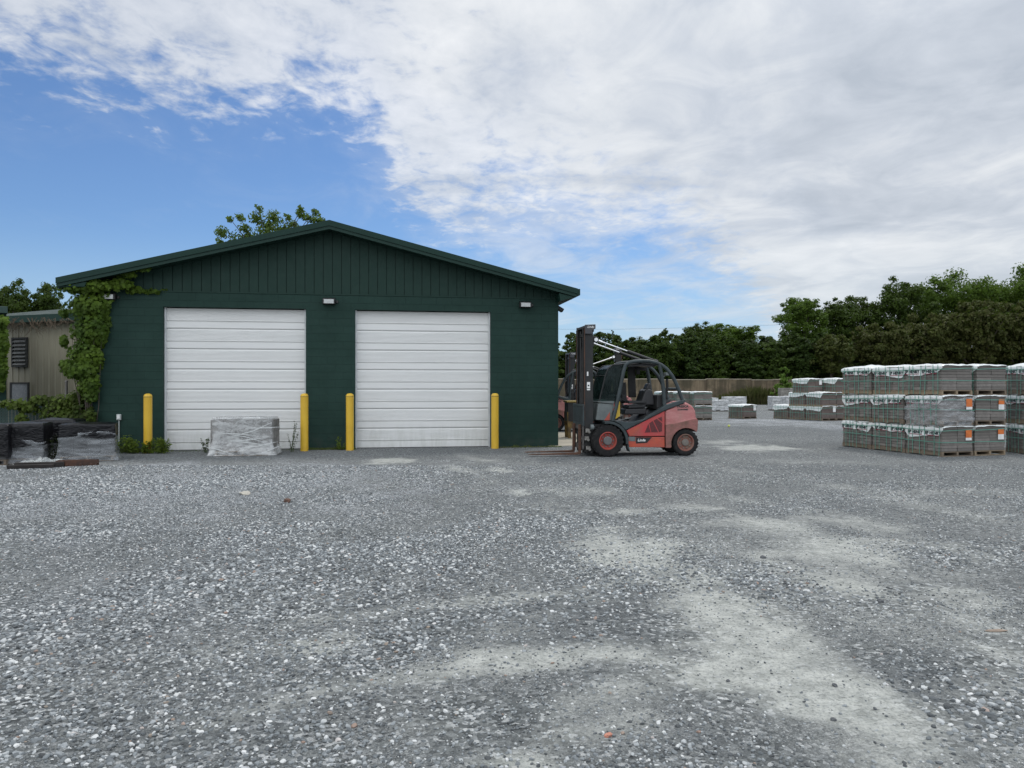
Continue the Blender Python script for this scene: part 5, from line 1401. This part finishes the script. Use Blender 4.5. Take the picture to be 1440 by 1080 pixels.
# creeper on the garage corner: (px, row, half width, half height, distance, depth)
def px_blobs(rows, o):
    return [(gx(px, Y) - o[0], Y - o[1], gz(py, Y) - o[2], hw / F * Y, dp, hh / F * Y) for px, py, hw, hh, Y, dp in rows]
O = (gx(120, 19), 19.0, 0)
YV = 18.95
ivy = [(100, 404, 20, 9, 18.8, .25), (125, 402, 30, 11, 18.85, .2), (160, 400, 30, 9, 19.0, .14), (120, 430, 28, 22, YV, .28), (138, 425, 20, 24, 19.05, .16), (125, 465, 28, 24, YV, .26), (140, 470, 13, 22, 19.1, .14), (118, 500, 26, 22, YV, .26), (135, 505, 12, 20, 19.1, .12),
       (112, 520, 26, 16, 18.9, .25), (124, 540, 18, 18, 18.95, .2), (90, 480, 5, 10, 18.9, .15), (95, 515, 12, 12, 18.9, .18), (126, 556, 12, 12, 18.95, .15), (190, 408, 16, 6, 19.2, .06), (213, 410, 14, 4, 19.3, .05), (232, 409, 8, 2.5, 19.4, .04), (175, 386, 18, 5, 19.0, .10), (200, 379, 12, 3.5, 18.95, .08), (90, 440, 6, 8, 18.9, .15), (150, 455, 7, 10, 19.12, .08), (146, 440, 9, 20, 19.1, .1)]
P, N = blob_pts(px_blobs(ivy, O), 9500, .6, .1); N += np.array([.0, -.75, .15]); 
r = thing('creeper', 'leafy green creeper climbing the left front corner of the green garage', 'creeper', O)
link('foliage', leaves(P, N, .088, LOBE, LM['ivy'], 'foliage', .3), r)
mb = MB(); rg = random.Random(6)
for k in range(16):
    a = (gx(rg.uniform(112, 128), 19) - O[0], rg.uniform(-.15, .1), 0); pz = rg.uniform(420, 500); bq = (gx(rg.uniform(95, 150), 19) - O[0], rg.uniform(-.15, .1), gz(pz, 19))
    mb.tube([a, Vector(a).lerp(Vector(bq), .4) + Vector((rg.uniform(-.1, .1), 0, 0)), bq], [.012, .010, .004], 5)
link('stem', mesh_of(mb, 'stem', bark, 60), r)
# dry tangle hanging on the shed wall below its eave
mb = MB(); rg = random.Random(9)
Os = (gx(60, 25.5), 25.5, 0)
for k in range(70):
    px = rg.uniform(14, 98); p0 = Vector((gx(px, 25.5) - Os[0], rg.uniform(-.15, .15), gz(rg.uniform(446, 452), 25.5))); l = rg.uniform(.15, .55) * (1.2 - abs(px - 40) / 90)
    mb.tube([p0, p0 + Vector((rg.uniform(-.2, .2), rg.uniform(-.1, .1), -l * .5)), p0 + Vector((rg.uniform(-.35, .35), rg.uniform(-.1, .1), -l))], [.008, .007, .003], 4)
r = link('dry_vine', mesh_of(mb, 'dry_vine', pmat('dry vine', (.12, .09, .06), .9, (.06, .045, .03), 8), 60)); r.location = Os; tag(r, 'bare tangled vine hanging from the tan shed eave', 'vine')
O2 = (gx(40, 19.6), 19.6, 0)
fv = [(20, 568, 30, 8, 19.5, .2), (60, 564, 26, 10, 19.5, .2), (95, 572, 30, 20, 19.3, .35), (85, 592, 20, 16, 19.2, .3), (115, 585, 20, 22, 19.0, .3), (70, 580, 16, 10, 19.4, .2), (40, 575, 18, 8, 19.5, .15), (110, 560, 18, 12, 19.1, .25), (128, 588, 8, 12, 18.9, .2), (-30, 570, 26, 8, 19.6, .2), (30, 588, 10, 8, 19.4, .1)]
P, N = blob_pts(px_blobs(fv, O2), 4000, .75, .4); N += np.array([0, -.4, .2])
r = thing('fence_vine', 'tangled leafy vine spilling over the green slatted fence', 'vine', O2); link('foliage', leaves(P, N, .095, LOBE, leaf_mat('fence vine leaves', (.10, .15, .024), (.028, .050, .011), (.04, .04, .014), trans=.4), 'foliage', .3), r)
mb = MB()
for k in range(40):
    q = rg.uniform(0, 1); p0 = Vector((gx(60 + 70 * q, 19.2) - O2[0], rg.uniform(-.4, 0), gz(rg.uniform(560, 580), 19.2))); mb.tube([(p0.x + rg.uniform(-.4, .4), p0.y, 0), p0 + Vector((rg.uniform(-.2, .2), 0, -.4)), p0], [.010, .008, .004], 5)
link('stem', mesh_of(mb, 'stem', bark, 60), r)
O3 = (gx(4, 22.2), 22.2, 0)
P, N = blob_pts(px_blobs([(2, 452, 9, 9, 22.2, .2), (3, 480, 8, 22, 22.25, .18), (4, 515, 6, 20, 22.3, .12), (2, 542, 4, 10, 22.3, .1), (-15, 480, 10, 40, 22.3, .15)], O3), 1400, .5, .1); N += np.array([0, -.7, .2])
r = thing('creeper', 'creeper on the dark green building corner at the left photo edge', 'creeper', O3); link('foliage', leaves(P, N, .12, LOBE, LM['ivy'], 'foliage', .3), r)

# weeds and small plants at the foot of the garage
def plant(name, label, cat, loc, h, nst, spread, size, m, seed, shape=OVAL, group=None, dens=26):
    rg = random.Random(seed); r = thing(name, label, cat, loc, seed, group); mb = MB(); P = []; N = []
    for k in range(nst):
        a = rg.uniform(0, 6.28); b0 = Vector((rg.uniform(-spread, spread) * .8, rg.uniform(-.1, .1), 0)); hh = h * rg.uniform(.5, 1); tip = b0 + Vector((math.cos(a) * hh * .28, math.sin(a) * hh * .2, hh))
        mid = b0.lerp(tip, .5) + Vector((rg.uniform(-.03, .03), 0, .03)); mb.tube([b0, mid, tip], [.006, .005, .002], 5)
        for j in range(dens):
            f = rg.uniform(.12, 1.05); q = b0.lerp(tip, f); o = Vector((rg.gauss(0, 1), rg.gauss(0, 1), rg.gauss(0, .4))).normalized() * size * rg.uniform(.3, 1.0) * (1.15 - .5 * f)
            P.append(q + o); N.append(o.normalized() * .4 + Vector((0, -.25, .9)))
    link('stem', mesh_of(mb, 'stem', pmat('green stem', (.07, .10, .03), .7), 60), r)
    link('foliage', leaves(np.array(P), np.array(N) + unit(len(P)) * .35, size, shape, m, 'foliage', .3), r); return r
weed_m = leaf_mat('weed leaves', (.15, .23, .03), (.08, .13, .02), (.08, .08, .02), trans=.4)
darkweed = leaf_mat('dark weed leaves', (.05, .08, .03), (.035, .055, .022), (.05, .045, .03), trans=.25)
for px, py, h, ns, sp, lab in [(182, 636, .42, 26, .26, 'low leafy weeds left of the first yellow bollard'), (226, 634, .40, 24, .26, 'low leafy weeds right of the first yellow bollard'), (158, 634, .5, 14, .2, 'leafy weeds growing against the black capped pallet'), (206, 637, .30, 14, .2, 'short weeds in front of the first yellow bollard')]:
    Y = 18.7; plant('weed', lab, 'weed', (gx(px, Y), Y, 0), h, ns, sp, .065, weed_m, px, group='weeds around the first bollard')
plant('weed', 'single upright weed before the left door, left of the white wrapped pallet', 'weed', (gx(290, 18.9), 18.9, 0), .46, 5, .06, .06, darkweed, 290)
plant('weed', 'tall dark seedy weed right of the white wrapped pallet', 'weed', (gx(412, 19.1), 19.1, 0), .78, 5, .07, .045, darkweed, 412, dens=34)
plant('weed', 'thin dry weed between the white wrapped pallet and the tall weed', 'weed', (gx(404, 19.1), 19.1, 0), .5, 2, .02, .025, leaf_mat('dry', (.12, .1, .06), (.09, .07, .04)), 404, dens=12)
plant('weed', 'green weed growing up before the middle black pallet', 'weed', (gx(73, 16.75), 16.75, 0), .62, 9, .14, .07, darkweed, 72)
plant('weed', 'small weed at the foot of the second bollard pair', 'weed', (gx(478, 19.75), 19.75, 0), .34, 6, .08, .045, weed_m, 478)
# thin fringe of grass along the wall foot
mb = MB(); rg = random.Random(31)
def tuft_row(px0, px1, n, h, dy=.28):
    for k in range(n):
        px = rg.uniform(px0, px1); Yw_ = 20.8 / (1 - .162 * (px - 720) / F) - rg.uniform(.04, dy); x = gx(px, Yw_); hh = h * rg.uniform(.3, 1) * (.4 + .9 * mnoise.noise(Vector((px * .06, 1, 2))) ** 2 * 3); hh = min(hh, .3); a = rg.uniform(0, 6.28); t = .007
        cx, cy = math.cos(a), math.sin(a); l = hh * rg.uniform(.2, .8)
        mb.add([(x - cy * t, Yw_ + cx * t, 0), (x + cy * t, Yw_ - cx * t, 0), (x + cx * l, Yw_ + cy * l, hh)], [(0, 1, 2)])
tuft_row(160, 228, 900, .3); tuft_row(430, 500, 1100, .16); tuft_row(232, 430, 500, .06); tuft_row(690, 790, 900, .07, .4); tuft_row(840, 925, 700, .09, .2)
gr = mb.build('grass', leaf_mat('wall foot grass', (.09, .14, .035), (.13, .14, .05), (.07, .07, .03), trans=.3)); tag(gr, 'thin grass and moss along the foot of the garage wall', 'grass', kind='stuff')

# odd bits lying on the yard
def chunk(name, label, cat, px, py, d, m, seed):
    Y = gy(py); bm = bmesh.new(); bmesh.ops.create_icosphere(bm, subdivisions=3, radius=1)
    for v in bm.verts:
        c = v.co; k = 1 + .35 * mnoise.noise(c * 1.4 + Vector((seed, 0, 0))) + .12 * mnoise.noise(c * 4); v.co = Vector((c.x * d[0] * k, c.y * d[1] * k, c.z * d[2] * k))
    me = bpy.data.meshes.new(name); bm.to_mesh(me); bm.free(); me.materials.append(m)
    o = link(name, me); o.location = (gx(px, Y), Y, d[2] * .5 + float(hgt(np.array([gx(px, Y)]), np.array([Y]))[0])); o.rotation_euler.z = seed; return tag(o, label, cat)
slate = pmat('dark stone', (.07, .075, .08), .8, (.12, .125, .13), 20, .8, .4, 60)
pale = pmat('pale flat stone', (.42, .40, .35), .85, (.28, .26, .22), 20, .8, .4, 60)
chunk('flat_stone', 'pale flat stone lying alone on the gravel below the left door', 'stone', 345, 694, (.14, .08, .03), pale, 2)
chunk('wood_chip', 'brown wood chip on the gravel right of the pale flat stone', 'wood chip', 404, 705, (.12, .05, .03), MT['rust'], 5)
chunk('brick_chip', 'orange brick chip near the bottom of the yard', 'brick chip', 856, 1036, (.022, .015, .010), pmat('brick chip', (.45, .20, .14), .9), 7)
for px, py, s, lab in [(1174, 967, .028, 'dark angular stone on the dusty patch, upper of two'), (1172, 1014, .026, 'dark angular stone on the dusty patch, lower of two'), (1024, 961, .022, 'small dark stone left of the dusty patch'), (1073, 786, .05, 'dark stone alone on the pale middle yard'), (1238, 847, .045, 'dark stone on the pale right yard'), (984, 823, .03, 'dark stone at the edge of the brightest dusty patch')]:
    chunk('dark_stone', lab, 'stone', px, py, (s * .55, s * .45, s * .34), slate, px % 11)
chunk('broken_slab', 'thin tan slab fragment flat on the right yard', 'slab fragment', 1400, 888, (.075, .022, .008), pmat('tan slab', (.24, .19, .15), .9), 3.2)
bm = bmesh.new(); bmesh.ops.create_uvsphere(bm, u_segments=20, v_segments=12, radius=.045); me = bpy.data.meshes.new('ball'); bm.to_mesh(me); bm.free(); me.materials.append(pmat('yellow ball felt', (.62, .68, .12), .9))
o = link('ball', me); o.location = (gx(1025, 31.2), 31.2, .045); tag(o, 'small yellow ball lying on the dark yard right of the forklift', 'ball')
# thin overhead wire far away
mb = MB(); mb.tube([(gx(700, 97), 97, gz(462, 97) + .6), (gx(790, 97), 97, gz(463, 97)), (gx(870, 97), 97, gz(463, 97)), (gx(960, 97), 97, gz(461, 97)), (gx(1120, 97), 97, gz(456, 97))], .010, 5)
o = mb.build('overhead_wire', MT['grey_metal']); tag(o, 'thin overhead wire crossing the sky above the hedge', 'wire')
